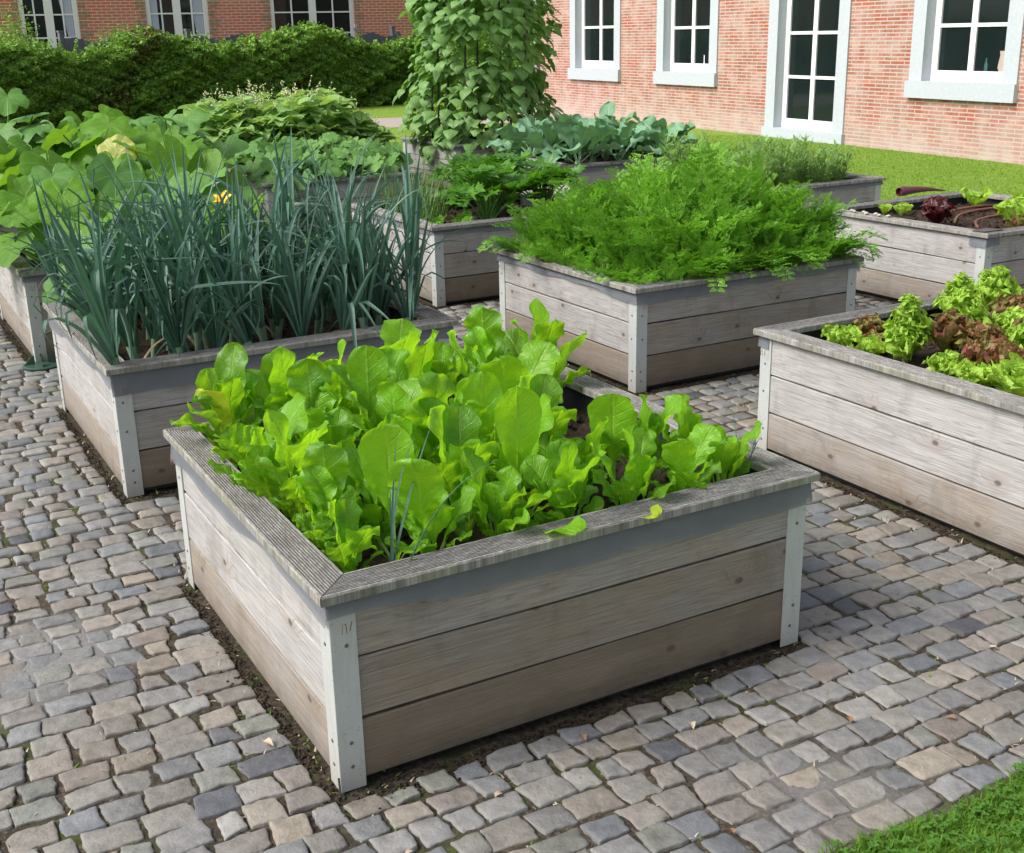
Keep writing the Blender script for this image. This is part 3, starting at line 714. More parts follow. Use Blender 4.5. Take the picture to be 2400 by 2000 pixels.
for j in range(nv_):
    for i in range(nu_):
        u = .125 + i * .196 + rnd.uniform(-.035, .035); v = .13 + j * .215 + rnd.uniform(-.04, .04)
        if u > 1.08 and .45 < v < 1.08: continue
        if u > 1.30: u = 1.27
        s_ = 1.0 + .10 * (v - .5) - .20 * max(0, u - .7) * (v < .7) + (-.06 if (u > 1.05 and v > 1.0) else 0) + rnd.uniform(-.13, .13)
        if j == 0: s_ *= .90
        if i == 0: s_ *= .90
        lab = row_label('broad leaved chard', 'chard bed', i, j, nu_, nv_)
        spots.append((bw('chard', u, v, SOILZ), rnd.uniform(0, 6.28), s_, lab, 'chard plant', 'chard plants in the raised bed beside the lawn'))
scatter(chp, spots)
# big single leaves and yellowing ones
def lone_chard(loc, az, el, Lg, Wd, roll, lab, mat='chard', bend=.5):
    mb = MB(); r = random.Random(int(Lg * 1000))
    strip_leaf(mb, (0, 0, 0), az, el, Lg, Wd, 'chard', nu=34, nv=17, pucker=.0018, pet=.38, petw=.013, bend=bend, bpow=1.8, cup=.18, wave=.10, freq=2.0, roll=roll, r=r, ragged=.025, tint=.8)
    for k in range(4):
        strip_leaf(mb, (0, 0, 0), az + 1.3 * k + 1, 1.0, Lg * .6, Wd * .6, 'chard', nu=16, nv=9, pet=.35, petw=.01, bend=1, r=r)
    o = mb.build('chard_plant', M[mat]); o.location = loc
    tag(o, lab, 'chard plant', 'chard plants in the raised bed beside the lawn')
FRA = YAW - PI / 2
lone_chard(bw('chard', 1.03, .36, SOILZ), 1.3, 1.62, .335, .155, 0, 'chard with one large round upright leaf on the lettuce bed side', bend=-.1)
lone_chard(bw('chard', .28, .26, SOILZ), 1.5, 1.60, .40, .155, 0, 'chard with the tallest broad upright leaf near the front rim', bend=-.1)
lone_chard(bw('chard', .67, .29, SOILZ), 1.9, 1.55, .42, .145, 0, 'chard with a long pointed upright leaf in the middle of the front', bend=-.05)
lone_chard(bw('chard', .14, 1.20, SOILZ), -2.2, 1.42, .31, .13, .2, 'chard with a yellowing toothed leaf over the side rim by the leeks', 'chardy', bend=.45)

lone_chard(bw('chard', .86, .10, SOILZ), FRA + .2, .95, .20, .085, .2, 'small chard with a flat yellow leaf resting by the front rim', 'chardy', bend=.8)
lone_chard(bw('chard', .62, .12, SOILZ), FRA, 1.0, .26, .11, .1, 'chard with one wavy leaf drooping over the front rim', bend=1.1)
def onion_clump(loc, n, Lg, lab, seed, lean=None, wd=.007):
    r = random.Random(seed); mb = MB()
    for k in range(n):
        az = r.uniform(0, 6.28) if lean is None else lean + r.uniform(-.9, .9)
        strip_leaf(mb, (r.uniform(-.012, .012), r.uniform(-.012, .012), 0), az, r.uniform(1.1, 1.55), Lg * r.uniform(.6, 1.1), wd, 'strap', nu=9, nv=3, pet=0, bend=r.uniform(.1, .9), bpow=2.2, cup=.9, wave=0, r=r, ragged=0)
    o = mb.build('onion_plant', M['leek']); o.location = loc; tag(o, lab, 'onion plant')
    return o
onion_clump(bw('chard', .19, .085, SOILZ), 6, .44, 'thin blue green onion blades among the chard at the near corner of its bed', 5, lean=.8, wd=.009)
onion_clump(bw('chard', 1.39, .22, SOILZ), 5, .27, 'thin blue green onion blades at the lettuce side of the chard bed', 6, wd=.007)
onion_clump(bw('chard', 1.0, 1.3, SOILZ), 4, .26, 'thin onion blades at the far corner of the chard bed', 7, wd=.006)

# ------------------------------------------------------------------ leeks
def leek_plant(seed):
    r = random.Random(seed); mb = MB(); az0 = r.uniform(0, 6.28); n = r.randint(10, 13)
    mb.tube([(0, 0, -.02), (0, 0, .05), (.003, 0, .12)], [.014, .014, .017], 8)
    for k in range(n):
        f = k / (n - 1)
        az = az0 + (k % 2) * PI + r.uniform(-.35, .35)
        el = 1.52 - .34 * f + r.uniform(-.07, .07)
        Lg = (.64 - .17 * f) * r.uniform(.85, 1.15)
        kink = (r.uniform(.35, .8), r.uniform(1.0, 2.3)) if r.random() < .45 else None
        strip_leaf(mb, (0, 0, .05 + .035 * (1 - f)), az, el, Lg, r.uniform(.022, .036), 'strap', nu=16, nv=5, pet=0, bend=r.choice([r.uniform(.05, .6), r.uniform(.1, .7), r.uniform(.6, 1.6)]), bpow=2.2, cup=.55, wave=.05, freq=2, roll=r.uniform(-.4, .4), r=r, ragged=0, twist=r.uniform(-.8, .8), kink=kink)
    if r.random() < .5: strip_leaf(mb, (0, 0, .02), az0 + 1, .9, .25, .016, 'strap', nu=10, nv=3, pet=0, bend=1.6, cup=.3, wave=0, r=r, mi=1)
    return mb.build('leek', [M['leek'], M['leekd']])
lks = [leek_plant(200 + k) for k in range(12)]
spots = []
for j in range(9):
    for i in range(8):
        u = .08 + i * .178 + rnd.uniform(-.035, .035) + .06 * (j % 2); v = .095 + j * .152 + rnd.uniform(-.03, .03)
        lab = row_label('blue green leek', 'leek bed', i, j, 8, 8)
        spots.append((bw('leek', u, v, SOILZ), rnd.uniform(0, 6.28), rnd.uniform(.82, 1.28), lab, 'leek', 'leeks packed in rows in their raised bed'))
for o in scatter(lks, spots):
    e = o.rotation_euler; e.y += .10 * rnd.random() + .04 + (.09 if 'side rim' in o['label'] or 'near corner of' in o['label'] else 0)

# ------------------------------------------------------------------ carrots
def frond(mb, base, az, el, Lg, bend, r, detail=1.0):
    n = 11; t = np.linspace(0, 1, n); e = el - bend * t ** 1.8
    ds = Lg / (n - 1)
    y = np.concatenate([[0], np.cumsum(np.cos((e[1:] + e[:-1]) / 2) * ds)]); z = np.concatenate([[0], np.cumsum(np.sin((e[1:] + e[:-1]) / 2) * ds)])
    fwd = np.array([math.cos(az), math.sin(az), 0]); side = np.array([-math.sin(az), math.cos(az), 0])
    cen = np.asarray(base) + y[:, None] * fwd + z[:, None] * ZX
    mb.tube(cen, np.linspace(.0016, .0006, n), 3, tint=.5)
    tint = r.random()
    V = []; F = []; 
    def quadleaf(p, d, nrm, l, w):
        sd = np.cross(d, nrm); sd /= np.linalg.norm(sd) + 1e-9
        k = len(V); V.extend([p, p + d * l * .55 + sd * w, p + d * l, p + d * l * .55 - sd * w]); F.append([k, k + 1, k + 2, k + 3])
    for q in range(8):
        tq = .36 + .62 * q / 8; i = tq * (n - 1); i0 = int(i); p = cen[i0] + (cen[min(i0 + 1, n - 1)] - cen[i0]) * (i - i0)
        T = np.cos(e[i0]) * fwd + np.sin(e[i0]) * ZX; Nn = -np.sin(e[i0]) * fwd + np.cos(e[i0]) * ZX
        pl = Lg * .30 * (1 - (tq - .36) * 1.15) * r.uniform(.8, 1.15)
        for sg in (-1, 1):
            d = side * sg * .85 + T * .55 + Nn * r.uniform(-.15, .35); d /= np.linalg.norm(d)
            nr = Nn + np.array([r.uniform(-.3, .3) for _ in range(3)]); s2 = np.cross(d, nr); s2 /= np.linalg.norm(s2)
            # stem of the pinna
            quadleaf(p, d, nr, pl, .0007)
            for m in range(1, 6):
                pp = p + d * pl * m / 5.2; l2 = pl * .42 * (1.15 - m / 6.5)
                for s3 in (-1, 1):
                    dd = d * .7 + s2 * s3 * .75 + nr * r.uniform(-.3, .3); dd /= np.linalg.norm(dd)
                    quadleaf(pp, dd, nr, l2, l2 * .20)
                    for s4 in (-1, 1):
                        d5 = dd * .8 + np.cross(dd, nr) * s4 * .6; quadleaf(pp + dd * l2 * .45, d5 / np.linalg.norm(d5), nr, l2 * .62, l2 * .19)
            quadleaf(p + d * pl * .9, d, nr, pl * .22, .0016)
    mb.add(np.array(V), F, None, tint)
def carrot_plant(seed, n=10, Lg=.36, spread=1.0):
    r = random.Random(seed); mb = MB()
    for k in range(n):
        frond(mb, (r.uniform(-.01, .01), r.uniform(-.01, .01), 0), r.uniform(0, 6.28), r.uniform(1.05, 1.5), Lg * r.uniform(.7, 1.1), r.uniform(.3, 1.5) * spread, r)
    return mb.build('carrot_plant', M['carrot'], smooth_=False)
cps = [carrot_plant(300 + k) for k in range(8)]
spots = []
for j in range(9):
    for i in range(10):
        u = .09 + i * .142 + rnd.uniform(-.03, .03); v = .085 + j * .15 + rnd.uniform(-.03, .03)
        s_ = (1.0 + .95 * math.exp(-((u - .78) ** 2 + (v - .80) ** 2) / .55)) * (.72 + .28 * min(1, u / .4)) * rnd.uniform(.85, 1.1)
        if (j < 1 or i < 1): s_ *= .74
        lab = row_label('feathery carrot top', 'carrot bed', i, j, 9, 8)
        spots.append((bw('carrot', u, v, SOILZ), rnd.uniform(0, 6.28), s_, lab, 'carrot plant', 'carrot plants filling their raised bed'))
scatter(cps, spots)
def spill(bed, u, v, az, lab, n=5, Lg=.38, seed=0):
    r = random.Random(seed); mb = MB()
    for k in range(n): frond(mb, (0, 0, 0), az + r.uniform(-.5, .5), r.uniform(.75, 1.1), Lg * r.uniform(.75, 1.1), r.uniform(1.4, 2.1), r)
    o = mb.build('carrot_plant', M['carrot'], smooth_=False); o.location = bw(bed, u, v, SOILZ + .04); tag(o, lab, 'carrot plant', 'carrot plants filling their raised bed')
FR = YAW - PI / 2; LF = YAW + PI
spill('carrot', .50, .10, FR, 'carrot top spilling over the front rim, nearest the near post', 5, .34, 1)
spill('carrot', .78, .10, FR + .2, 'carrot top hanging furthest down over the middle of the front rim'.replace('furthest', 'deepest'), 7, .42, 2)
spill('carrot', 1.08, .10, FR, 'carrot top spilling over the front rim beyond its middle', 6, .38, 3)
spill('carrot', 1.28, .12, FR + .5, 'carrot top trailing over the end post beside the lettuce bed', 7, .44, 4)
spill('carrot', .10, 1.28, LF, 'carrot top hanging over the far end of the side rim towards the leeks', 4, .36, 5)
spill('carrot', .10, .92, LF, 'small carrot top bent over the middle of the side rim', 4, .30, 6)
spill('carrot', 1.36, .55, YAW + .1, 'carrot top leaning out towards the bare salad bed', 7, .44, 7)
spill('carrot', .12, .30, LF, 'pale carrot sprig drooping over the side rim near the near post', 2, .30, 8)

# ------------------------------------------------------------------ squash family
def squash_plant(seed, n, R, mat, hgt=.45, spread=.5, lobes=5, depth=.07, teeth=.03, sinus=.35, lean=(0, 0)):
    r = random.Random(seed); mb = MB()
    for k in range(n):
        az = k * 2.4 + r.uniform(-.5, .5); f = (k + .5) / n
        rad = spread * math.sqrt(f) * r.uniform(.8, 1.15); h = hgt * (1.05 - .55 * f) * r.uniform(.8, 1.15)
        tip = np.array([rad * math.cos(az) + lean[0] * f, rad * math.sin(az) + lean[1] * f, h])
        mid = tip * np.array([.35, .35, .62]) + np.array([0, 0, .03])
        s_ = np.linspace(0, 1, 8)[:, None]
        c = (1 - s_) ** 2 * 0 + 2 * s_ * (1 - s_) * mid + s_ ** 2 * tip
        mb.tube(c, np.linspace(.009, .006, 8), 6, tint=.5)
        F = frame(tip, -PI / 2 + r.uniform(-1.5, 1.5), -r.uniform(.05, 1.0), r.uniform(-.5, .5))
        polar_leaf(mb, F, R * r.uniform(.72, 1.1), lobes=lobes, depth=depth, teeth=teeth, sinus=sinus, cup=r.uniform(.05, .3), droop=r.uniform(.1, .4), wave=.06, r=r)
    return mb.build('squash_plant', mat)
def flower(loc, lab, R=.05, az=0, tilt=.9):
    mb = MB(); r = random.Random(3)
    for k in range(5):
        strip_leaf(mb, (0, 0, 0), k * 2 * PI / 5, tilt, R * 1.5, R * .8, 'ovate', nu=8, nv=5, pet=0, bend=.9, cup=.3, wave=.1, r=r)
    mb.tube([(0, 0, -.12), (0, 0, -.01)], [.006, .012], 6)
    o = mb.build('squash_flower', M['yellow']); o.location = loc; o.rotation_euler = (.5, -.2, az); tag(o, lab, 'flower')
G1 = 'squash plants in the beds before the hedge'
def place(o, loc, lab, cat, grp=None, rz=0, s_=1):
    o.location = loc; o.rotation_euler = (0, 0, rz); o.scale = (s_, s_, s_); tag(o, lab, cat, grp); return o
sp = [('pumpkin', .25, .30, 20, .19, 'squash', 'round leaved squash at the near post of the squash bed', .42, .46),
      ('pumpkin', .30, 1.05, 20, .20, 'squash', 'round leaved squash along the path side of the squash bed', .52, .50),
      ('pumpkin', 1.00, .40, 20, .19, 'squashg', 'greyish green squash leaning towards the leeks', .46, .50),
      ('pumpkin', 1.05, 1.10, 20, .20, 'squash', 'bright green squash at the back of the squash bed behind the leeks', .56, .55),
      ('pumpkin', .65, .75, 10, .19, 'squashg', 'squash with the broadest grey green leaves in the centre of its bed', .60, .42)]
for k, (bd, u, v, n, R, mt, lab, hg, spd) in enumerate(sp):
    place(squash_plant(400 + k, n, R, M[mt], hg, spd, lobes=5, depth=.035, teeth=.02, sinus=.28), bw(bd, u, v, SOILZ), lab, 'squash plant', G1)
sp = [('marrow', .25, .35, 20, .23, 'squash', 'lobed marrow plant at the path edge before the hedge', .62, .50),
      ('marrow', 1.05, .40, 20, .22, 'squash', 'lobed marrow plant between the squash and the bush beans', .62, .50),
      ('marrow', .45, 1.05, 20, .24, 'squashg', 'tall lobed marrow plant nearest the hedge', .78, .50),
      ('marrow', 1.15, 1.10, 18, .21, 'squash', 'marrow plant beside the flowering bush beans', .66, .48),
      ('marrow', 1.65, .55, 18, .20, 'squash', 'marrow runner filling the gap between marrow and cucumber beds', .50, .50),
      ('marrow', 1.75, 1.25, 18, .20, 'squashg', 'marrow runner in front of the bush bean mound', .70, .50)]
for k, (bd, u, v, n, R, mt, lab, hg, spd) in enumerate(sp):
    place(squash_plant(420 + k, n, R, M[mt], hg, spd, lobes=5, depth=.16, teeth=.06, sinus=.4), bw(bd, u, v, SOILZ), lab, 'marrow plant', 'marrow plants in one bed before the hedge')
# the big leaf hanging over the rim beside the leeks and a yellowing one
for loc, az, tl, rl, R, mt, lab in (
        (bw('pumpkin', .42, .03, .52), FR - .1, -1.25, .0, .165, 'squash', 'squash with one big round leaf hanging over the rim beside the leek bed'),
        (bw('pumpkin', .85, 1.35, 1.02), 1.2, 1.0, .3, .15, 'squashy', 'squash holding up a pale yellowing leaf'),
        (bw('pumpkin', .30, .55, .84), -2.2, -.35, .1, .20, 'squashg', 'squash with a wide grey green leaf facing the path')):
    mb = MB(); tip = np.zeros(3)
    base = np.array([0, .25, -.15]) if tl < -1 else np.array([.05, .1, -.42])
    mb.tube([base, base * .4 + np.array([0, 0, .06]), tip], [.008, .007, .006], 6)
    polar_leaf(mb, frame((0, 0, 0), az, tl, rl), R, nth=44, nr=8, lobes=5, depth=.04, teeth=.02, sinus=.25, cup=.12, droop=.22, tint=.7)
    place(mb.build('squash_plant', M[mt]), loc, lab, 'squash plant', G1)
flower(bw('leek', 1.0, 1.75, .90), 'large yellow squash flower behind the leeks', .050, 0)
flower(bw('leek', .92, 1.70, .80), 'smaller yellow squash flower low behind the leeks', .045, 1)
flower(bw('pumpkin', .15, 1.2, .85), 'orange yellow squash bud among leaves at the path side', .04, 1)
# a squash runner between the beds behind the leeks
place(squash_plant(450, 16, .17, M['squash'], .42, .42, depth=.04, teeth=.02), bw('leek', 1.1, 1.75, .38), 'squash runner with yellow flowers reaching in behind the leeks', 'squash plant', G1)
place(squash_plant(451, 16, .17, M['squashg'], .40, .42, depth=.04, teeth=.02), bw('leek', .45, 1.75, .36), 'squash runner between the leek bed and the squash bed', 'squash plant', G1)
for k, (u, v, h) in enumerate(((.3, .3, .24), (.85, .28, .22), (1.2, .55, .25), (.4, .95, .3), (1.0, 1.1, .3))):
    place(squash_plant(460 + k, 34, .125, M['squashg'], h * 1.25, .40, depth=.10, teeth=.05), bw('cucumber', u, v, SOILZ),
          ['cucumber plant nearest the leeks', 'cucumber plant at the middle of the front rim behind the leeks', 'cucumber plant next to the onion blades of the celery bed', 'cucumber plant on the marrow side of the cucumber bed', 'cucumber plant below the flowering bush beans'][k], 'cucumber plant', 'cucumber plants in one bed')

# ------------------------------------------------------------------ bush beans
def bush_bean(seed, n=70, h=.42, rad=.26):
    r = random.Random(seed); mb = MB()
    for k in range(10):
        a = r.uniform(0, 6.28); mb.tube([(0, 0, 0), (.3 * rad * math.cos(a), .3 * rad * math.sin(a), h * .5), (rad * .7 * math.cos(a), rad * .7 * math.sin(a), h * r.uniform(.6, 1))], .004, 4)
    for k in range(n):
        a = r.uniform(0, 6.28); q = math.sqrt(r.random()); z = h * (.25 + .8 * r.random()) * math.sqrt(max(.05, 1 - .6 * q * q))
        p = np.array([rad * q * math.cos(a), rad * q * math.sin(a), z])
        for d_ in (-1.1, 0, 1.1):
            strip_leaf(mb, p, a + d_ + r.uniform(-.2, .2), r.uniform(-.3, .7), r.uniform(.13, .185), r.uniform(.10, .13), 'ovate', nu=8, nv=5, pet=.18, petw=.003, bend=r.uniform(.3, 1.1), cup=.25, wave=.08, freq=1, roll=r.uniform(-.4, .4), r=r, ragged=0)
    for k in range(9):
        a = r.uniform(0, 6.28); q = math.sqrt(r.random()); z = h * 1.02 * math.sqrt(max(.05, 1 - .5 * q * q))
        p = np.array([rad * q * math.cos(a), rad * q * math.sin(a), z]); top = p + np.array([r.uniform(-.03, .03), r.uniform(-.03, .03), r.uniform(.06, .14)])
        mb.tube([p, top], .0016, 3)
        for m in range(6):
            c = p + (top - p) * r.uniform(.3, 1) + np.array([r.uniform(-.012, .012) for _ in range(3)])
            blob(mb, c, .0062, rg, 1.0)
            mb.m3[-1][:] = 1
    return mb.build('bush_bean_plant', [M['bush'], M['cream']])
bbs = [bush_bean(500 + k) for k in range(4)]
spots = []
for k, (u, v) in enumerate([(.2, .25), (.6, .2), (1.0, .25), (1.3, .5), (.25, .75), (.7, .7), (1.1, .95), (.3, 1.2), (.75, 1.25), (1.25, 1.3), (-.05, .5), (1.5, .15)]):
    lab = ['flowering bush bean at the near post of its bed', 'flowering bush bean on the near rim between two others', 'flowering bush bean above the cucumber leaves', 'flowering bush bean on the side towards the bean tower',
           'flowering bush bean beside the marrow leaves', 'flowering bush bean at the very top of the mound', 'flowering bush bean on the slope towards the bean tower', 'flowering bush bean at the marrow side near the hedge',
           'flowering bush bean nearest the hedge in the middle', 'flowering bush bean at the far post next to the grass', 'flowering bush bean spilling over the rim onto the marrows', 'low bush bean trailing off the end of the mound'][k]
    spots.append((bw('bush_bean', u, v, SOILZ), rnd.uniform(0, 6), rnd.uniform(1.35, 1.6) if k != 11 else 1.0, lab, 'bean plant', 'flowering bush beans in one mound'))
scatter(bbs, spots)

# ------------------------------------------------------------------ bean tower
tc = bw('bean_tower', .73, .72, 0)
blk = simple('dark_pole', (.035, .035, .032), .6)
TR = .70; NP = 9
for k in range(NP):
    a = k * 2 * PI / NP + .25; ca, sa = math.cos(a), math.sin(a)
    b0 = tc + np.array([ca * TR * .88, sa * TR * .88, SOILZ - .05]); b1 = tc + np.array([ca * TR * .80, sa * TR * .80, 3.0])
    mb = MB(); mb.tube(np.array([b0 + (b1 - b0) * t for t in np.linspace(0, 1, 6)]) - b0, .013, 7, cap=True)
    nm = ['facing the brick wall', 'on the hedge side towards the brick wall', 'at the back', 'facing the hedge', 'facing the bush beans', 'at the front towards the bush beans', 'at the front facing the celery bed', 'at the front towards the kohlrabi', 'beside the kohlrabi leaves'][k]
    o = mb.build('bean_pole', blk); o.location = b0; tag(o, f'dark upright bean pole {nm} in the bean tower', 'pole', 'dark poles of the bean tower')
    r = random.Random(600 + k); mb = MB()
    zz = np.linspace(0, 2.5, 40); tw = zz * 9
    path = (b1 - b0)[None] * (zz / 2.5)[:, None] + np.stack([.02 * np.cos(tw), .02 * np.sin(tw), zz * 0], -1)
    mb.tube(path, .003, 4)
    for m in range(205):
        t = r.random() ** 1.0; z = t * 2.45 + .03
        c0 = (b1 - b0) * t
        wob = .10 * math.sin(z * 5 + k) 
        out = np.array([ca, sa, 0]); tg = np.array([-sa, ca, 0])
        p = c0 + out * (r.uniform(-.05, .20) + wob + (.16 * r.random() if r.random() < .15 else 0) + (.05 if z < .5 else 0)) + tg * r.uniform(-.26, .26) * (1 - .2 * t); p[2] = z - (.0)
        azl = a + r.uniform(-.9, .9); sz = r.uniform(.13, .21) * (1 - .1 * t)
        strip_leaf(mb, p, azl, r.uniform(-.2, .5), sz * 1.1, sz * r.uniform(.72, .86), 'ovate', nu=9, nv=7, pet=.12, petw=.003, bend=r.uniform(1.3, 2.1), bpow=.8, cup=-.18, wave=.05, freq=1, roll=r.uniform(-.45, .45), r=r, ragged=0)
    o = mb.build('climbing_bean_plant', M['climb']); o.location = b0
    tag(o, f'climbing bean twining up the tower pole {nm}', 'climbing bean', 'climbing beans on the tower poles')

# ------------------------------------------------------------------ kohlrabi
def kohl(seed):
    r = random.Random(seed); mb = MB(); n = 11
    mb.tube([(0, 0, 0), (0, 0, .06), (0, 0, .12)], [.02, .04, .02], 8)
    for k in range(n):
        f = k / n; az = k * 2.4 + r.uniform(-.3, .3)
        strip_leaf(mb, (0, 0, .08), az, 1.35 - .95 * f + r.uniform(-.15, .15), r.uniform(.36, .48), r.uniform(.17, .24), 'kohl', nu=16, nv=9, pet=.36, petw=.011, bend=r.uniform(.3, 1.3), cup=.3, wave=.16, freq=3, roll=r.uniform(-.5, .5), r=r, ragged=.06)
    return mb.build('kohlrabi_plant', M['kale'])
kks = [kohl(700 + k) for k in range(5)]
spots = []
klab = ['kohlrabi at the near post of the kohlrabi bed', 'kohlrabi in the middle of the near rim above the carrots', 'kohlrabi at the lawn end of the near rim', 'kohlrabi leaning towards the bean tower', 'kohlrabi in the centre of its bed', 'kohlrabi on the wall side of its bed', 'kohlrabi between the bean tower and the brick wall', 'kohlrabi farthest from the near rim, before the first window', 'kohlrabi at the far corner towards the white door', 'kohlrabi spreading past the lawn corner of its bed']
klab[7] = 'kohlrabi behind all the others, before the first window'
for k, (u, v) in enumerate([(.22, .22), (.7, .2), (1.2, .2), (.2, .7), (.7, .68), (1.15, .72), (.25, 1.15), (.72, 1.18), (1.2, 1.2), (1.4, .45)]):
    spots.append((bw('kohlrabi', u, v, SOILZ - .02), rnd.uniform(0, 6), rnd.uniform(1.05, 1.3), klab[k], 'kohlrabi plant', 'kohlrabi plants in one bed'))
scatter(kks, spots)

# ------------------------------------------------------------------ celery bed
def celery(seed, n=16, h=.34):
    r = random.Random(seed); mb = MB()
    for k in range(n):
        az = r.uniform(0, 6.28); f = k / n; rad = .03 + .17 * f
        tip = np.array([rad * math.cos(az), rad * math.sin(az), h * r.uniform(.75, 1.1) * (1 - .3 * f)])
        s_ = np.linspace(0, 1, 6)[:, None]; mid = tip * np.array([.25, .25, .6])
        c = 2 * s_ * (1 - s_) * mid + s_ ** 2 * tip; mb.tube(c, np.linspace(.008, .004, 6), 5)
        for q, (da, ds) in enumerate(((0, .05), (1.2, .03), (-1.2, .03), (1.3, -.05), (-1.3, -.05))):
            a2 = az + da; p = tip + np.array([math.cos(a2) * .035 + math.cos(az) * ds, math.sin(a2) * .035 + math.sin(az) * ds, r.uniform(-.01, .02)])
            polar_leaf(mb, frame(p, a2, r.uniform(-.3, .7), r.uniform(-.5, .5)), r.uniform(.05, .068), nth=25, nr=4, lobes=3, depth=.26, teeth=.22, nteeth=4, sinus=.7, cup=.3, droop=.15, wave=.1, r=r)
    return mb.build('celery_plant', M['celery'])
cls = [celery(800 + k, 20) for k in range(3)]
lab = ['glossy celery plant beside the white plant tag', 'glossy celery plant behind the one with the white tag', 'glossy celery plant nearest the carrot bed', 'glossy celery plant towards the kohlrabi bed', 'glossy celery plant at the back of its bed below the kohlrabi leaves']
scatter(cls, [(bw('celery', *p, SOILZ), rnd.uniform(0, 6), s_, lab[k], 'celery plant', 'celery plants in one bed') for k, (p, s_) in enumerate([((.55, .28), 1.12), ((.78, .62), 1.2), ((1.15, .50), 1.1), ((1.1, .95), 1.15), ((.8, 1.1), 1.1)])])
def blades(seed, n, h, rad, mat, name, wd=.005):
    r = random.Random(seed); mb = MB()
    for k in range(n):
        a = r.uniform(0, 6.28); q = math.sqrt(r.random()) * rad
        strip_leaf(mb, (q * math.cos(a), q * math.sin(a), 0), a + r.uniform(-1, 1), r.uniform(1.1, 1.55), h * r.uniform(.6, 1.15), wd, 'strap', nu=6, nv=3, pet=0, bend=r.uniform(.1, .9), bpow=2, cup=.4, wave=0, r=r, ragged=0)
    return mb.build(name, mat)
for k, (u, v, n, h) in enumerate(((.22, .62, 90, .42), (.25, 1.05, 90, .46), (.5, 1.2, 70, .44))):
    place(blades(820 + k, n, h, .16, M['chive'], 'onion_plant', .007), bw('celery', u, v, SOILZ), ['clump of thin upright onion blades on the leek side of the celery bed', 'clump of thin onion blades behind the first, before the cucumber bed', 'clump of thin onion blades in front of the bean tower bed'][k], 'onion plant', 'thin onion clumps in the celery bed')
for k, (u, v) in enumerate(((.12, .15), (.28, .12), (.2, .36), (.38, .3), (.98, .16), (1.15, .14))):
    o = carrot_plant(830 + k, 7, .17, .8)
    o.name = 'parsley_seedling'; place(o, bw('celery', u, v, SOILZ), ['young parsley tuft at the near post of the celery bed', 'young parsley tuft second along the front rim of the celery bed', 'young parsley tuft on the side rim, behind the tuft at the post', 'young parsley tuft touching the celery stalks', 'young parsley tuft just past the white plant tag', 'young parsley tuft by the carrot tops'][k], 'parsley', 'young parsley tufts in the celery bed')
mb = MB(); mb.box((-.022, -.001, .0), (.022, .001, .05)); mb.box((-.006, -.001, -.05), (.006, .001, 0))
o = mb.build('plant_tag', simple('white_plastic', (.75, .77, .78), .4), smooth_=False); o.location = bw('celery', .72, .10, .48); o.rotation_euler = (-.5, .2, YAW); tag(o, 'small white plant tag stuck in the soil by the celery stalks', 'plant tag')

# ------------------------------------------------------------------ herbs
def herb(seed, n=60, h=.24, rad=.13):
    r = random.Random(seed); mb = MB()
    for k in range(n):
        a = r.uniform(0, 6.28); q = math.sqrt(r.random()) * rad; hh = h * r.uniform(.6, 1.2)
        p0 = np.array([q * math.cos(a) * .6, q * math.sin(a) * .6, 0]); p1 = p0 + np.array([math.cos(a) * .3 * hh, math.sin(a) * .3 * hh, hh])
        mb.tube([p0, p1], .0014, 3)
        for m in range(8):
            p = p0 + (p1 - p0) * (.2 + .8 * m / 8)
            strip_leaf(mb, p, r.uniform(0, 6.28), r.uniform(.1, 1.0), .055, .013, 'thin', nu=4, nv=3, pet=0, bend=.4, cup=0, wave=0, r=r, ragged=0)
    return mb.build('herb_plant', M['herb'])
hb = [herb(900 + k) for k in range(3)]
hl = ['wispy herb clump near the white door side, at the near rim', 'wispy herb clump second along the near rim of the herb bed', 'wispy herb clump third along the near rim of the herb bed', 'wispy herb clump at the lawn post of the herb bed', 'tall wispy herb clump in the second row next to the carrots', 'tall wispy herb clump in the middle of the herb bed', 'tall wispy herb clump in the second row towards the lawn', 'wispy herb clump at the far rim next to the kohlrabi', 'wispy herb clump at the middle of the far rim', 'wispy herb clump at the far post on the lawn']
hl[0] = 'wispy herb clump at the near post of the herb bed'
scatter(hb, [(bw('herb', *p, SOILZ), rnd.uniform(0, 6), rnd.uniform(1.3, 1.75), hl[k], 'herb', 'herb clumps in one bed') for k, p in enumerate([(.2, .2), (.55, .25), (.9, .22), (1.22, .35), (.25, .6), (.65, .65), (1.05, .72), (.3, 1.1), (.75, 1.1), (1.15, 1.15)])])
mb = MB(); mb.tube([(0, 0, 0), (0, 0, .11)], [.05, .065], 14); mb.tube([(0, 0, .11), (0, 0, .118)], [.07, .07], 14, cap=False); mb.tube([(0, 0, .02), (0, 0, .025)], [.05, .05], 14, cap=True)
place(mb.build('plant_pot', M['liner']), bw('herb', .28, .42, SOILZ + .02), 'small black plastic plant pot in the herb bed behind the carrots', 'plant pot')

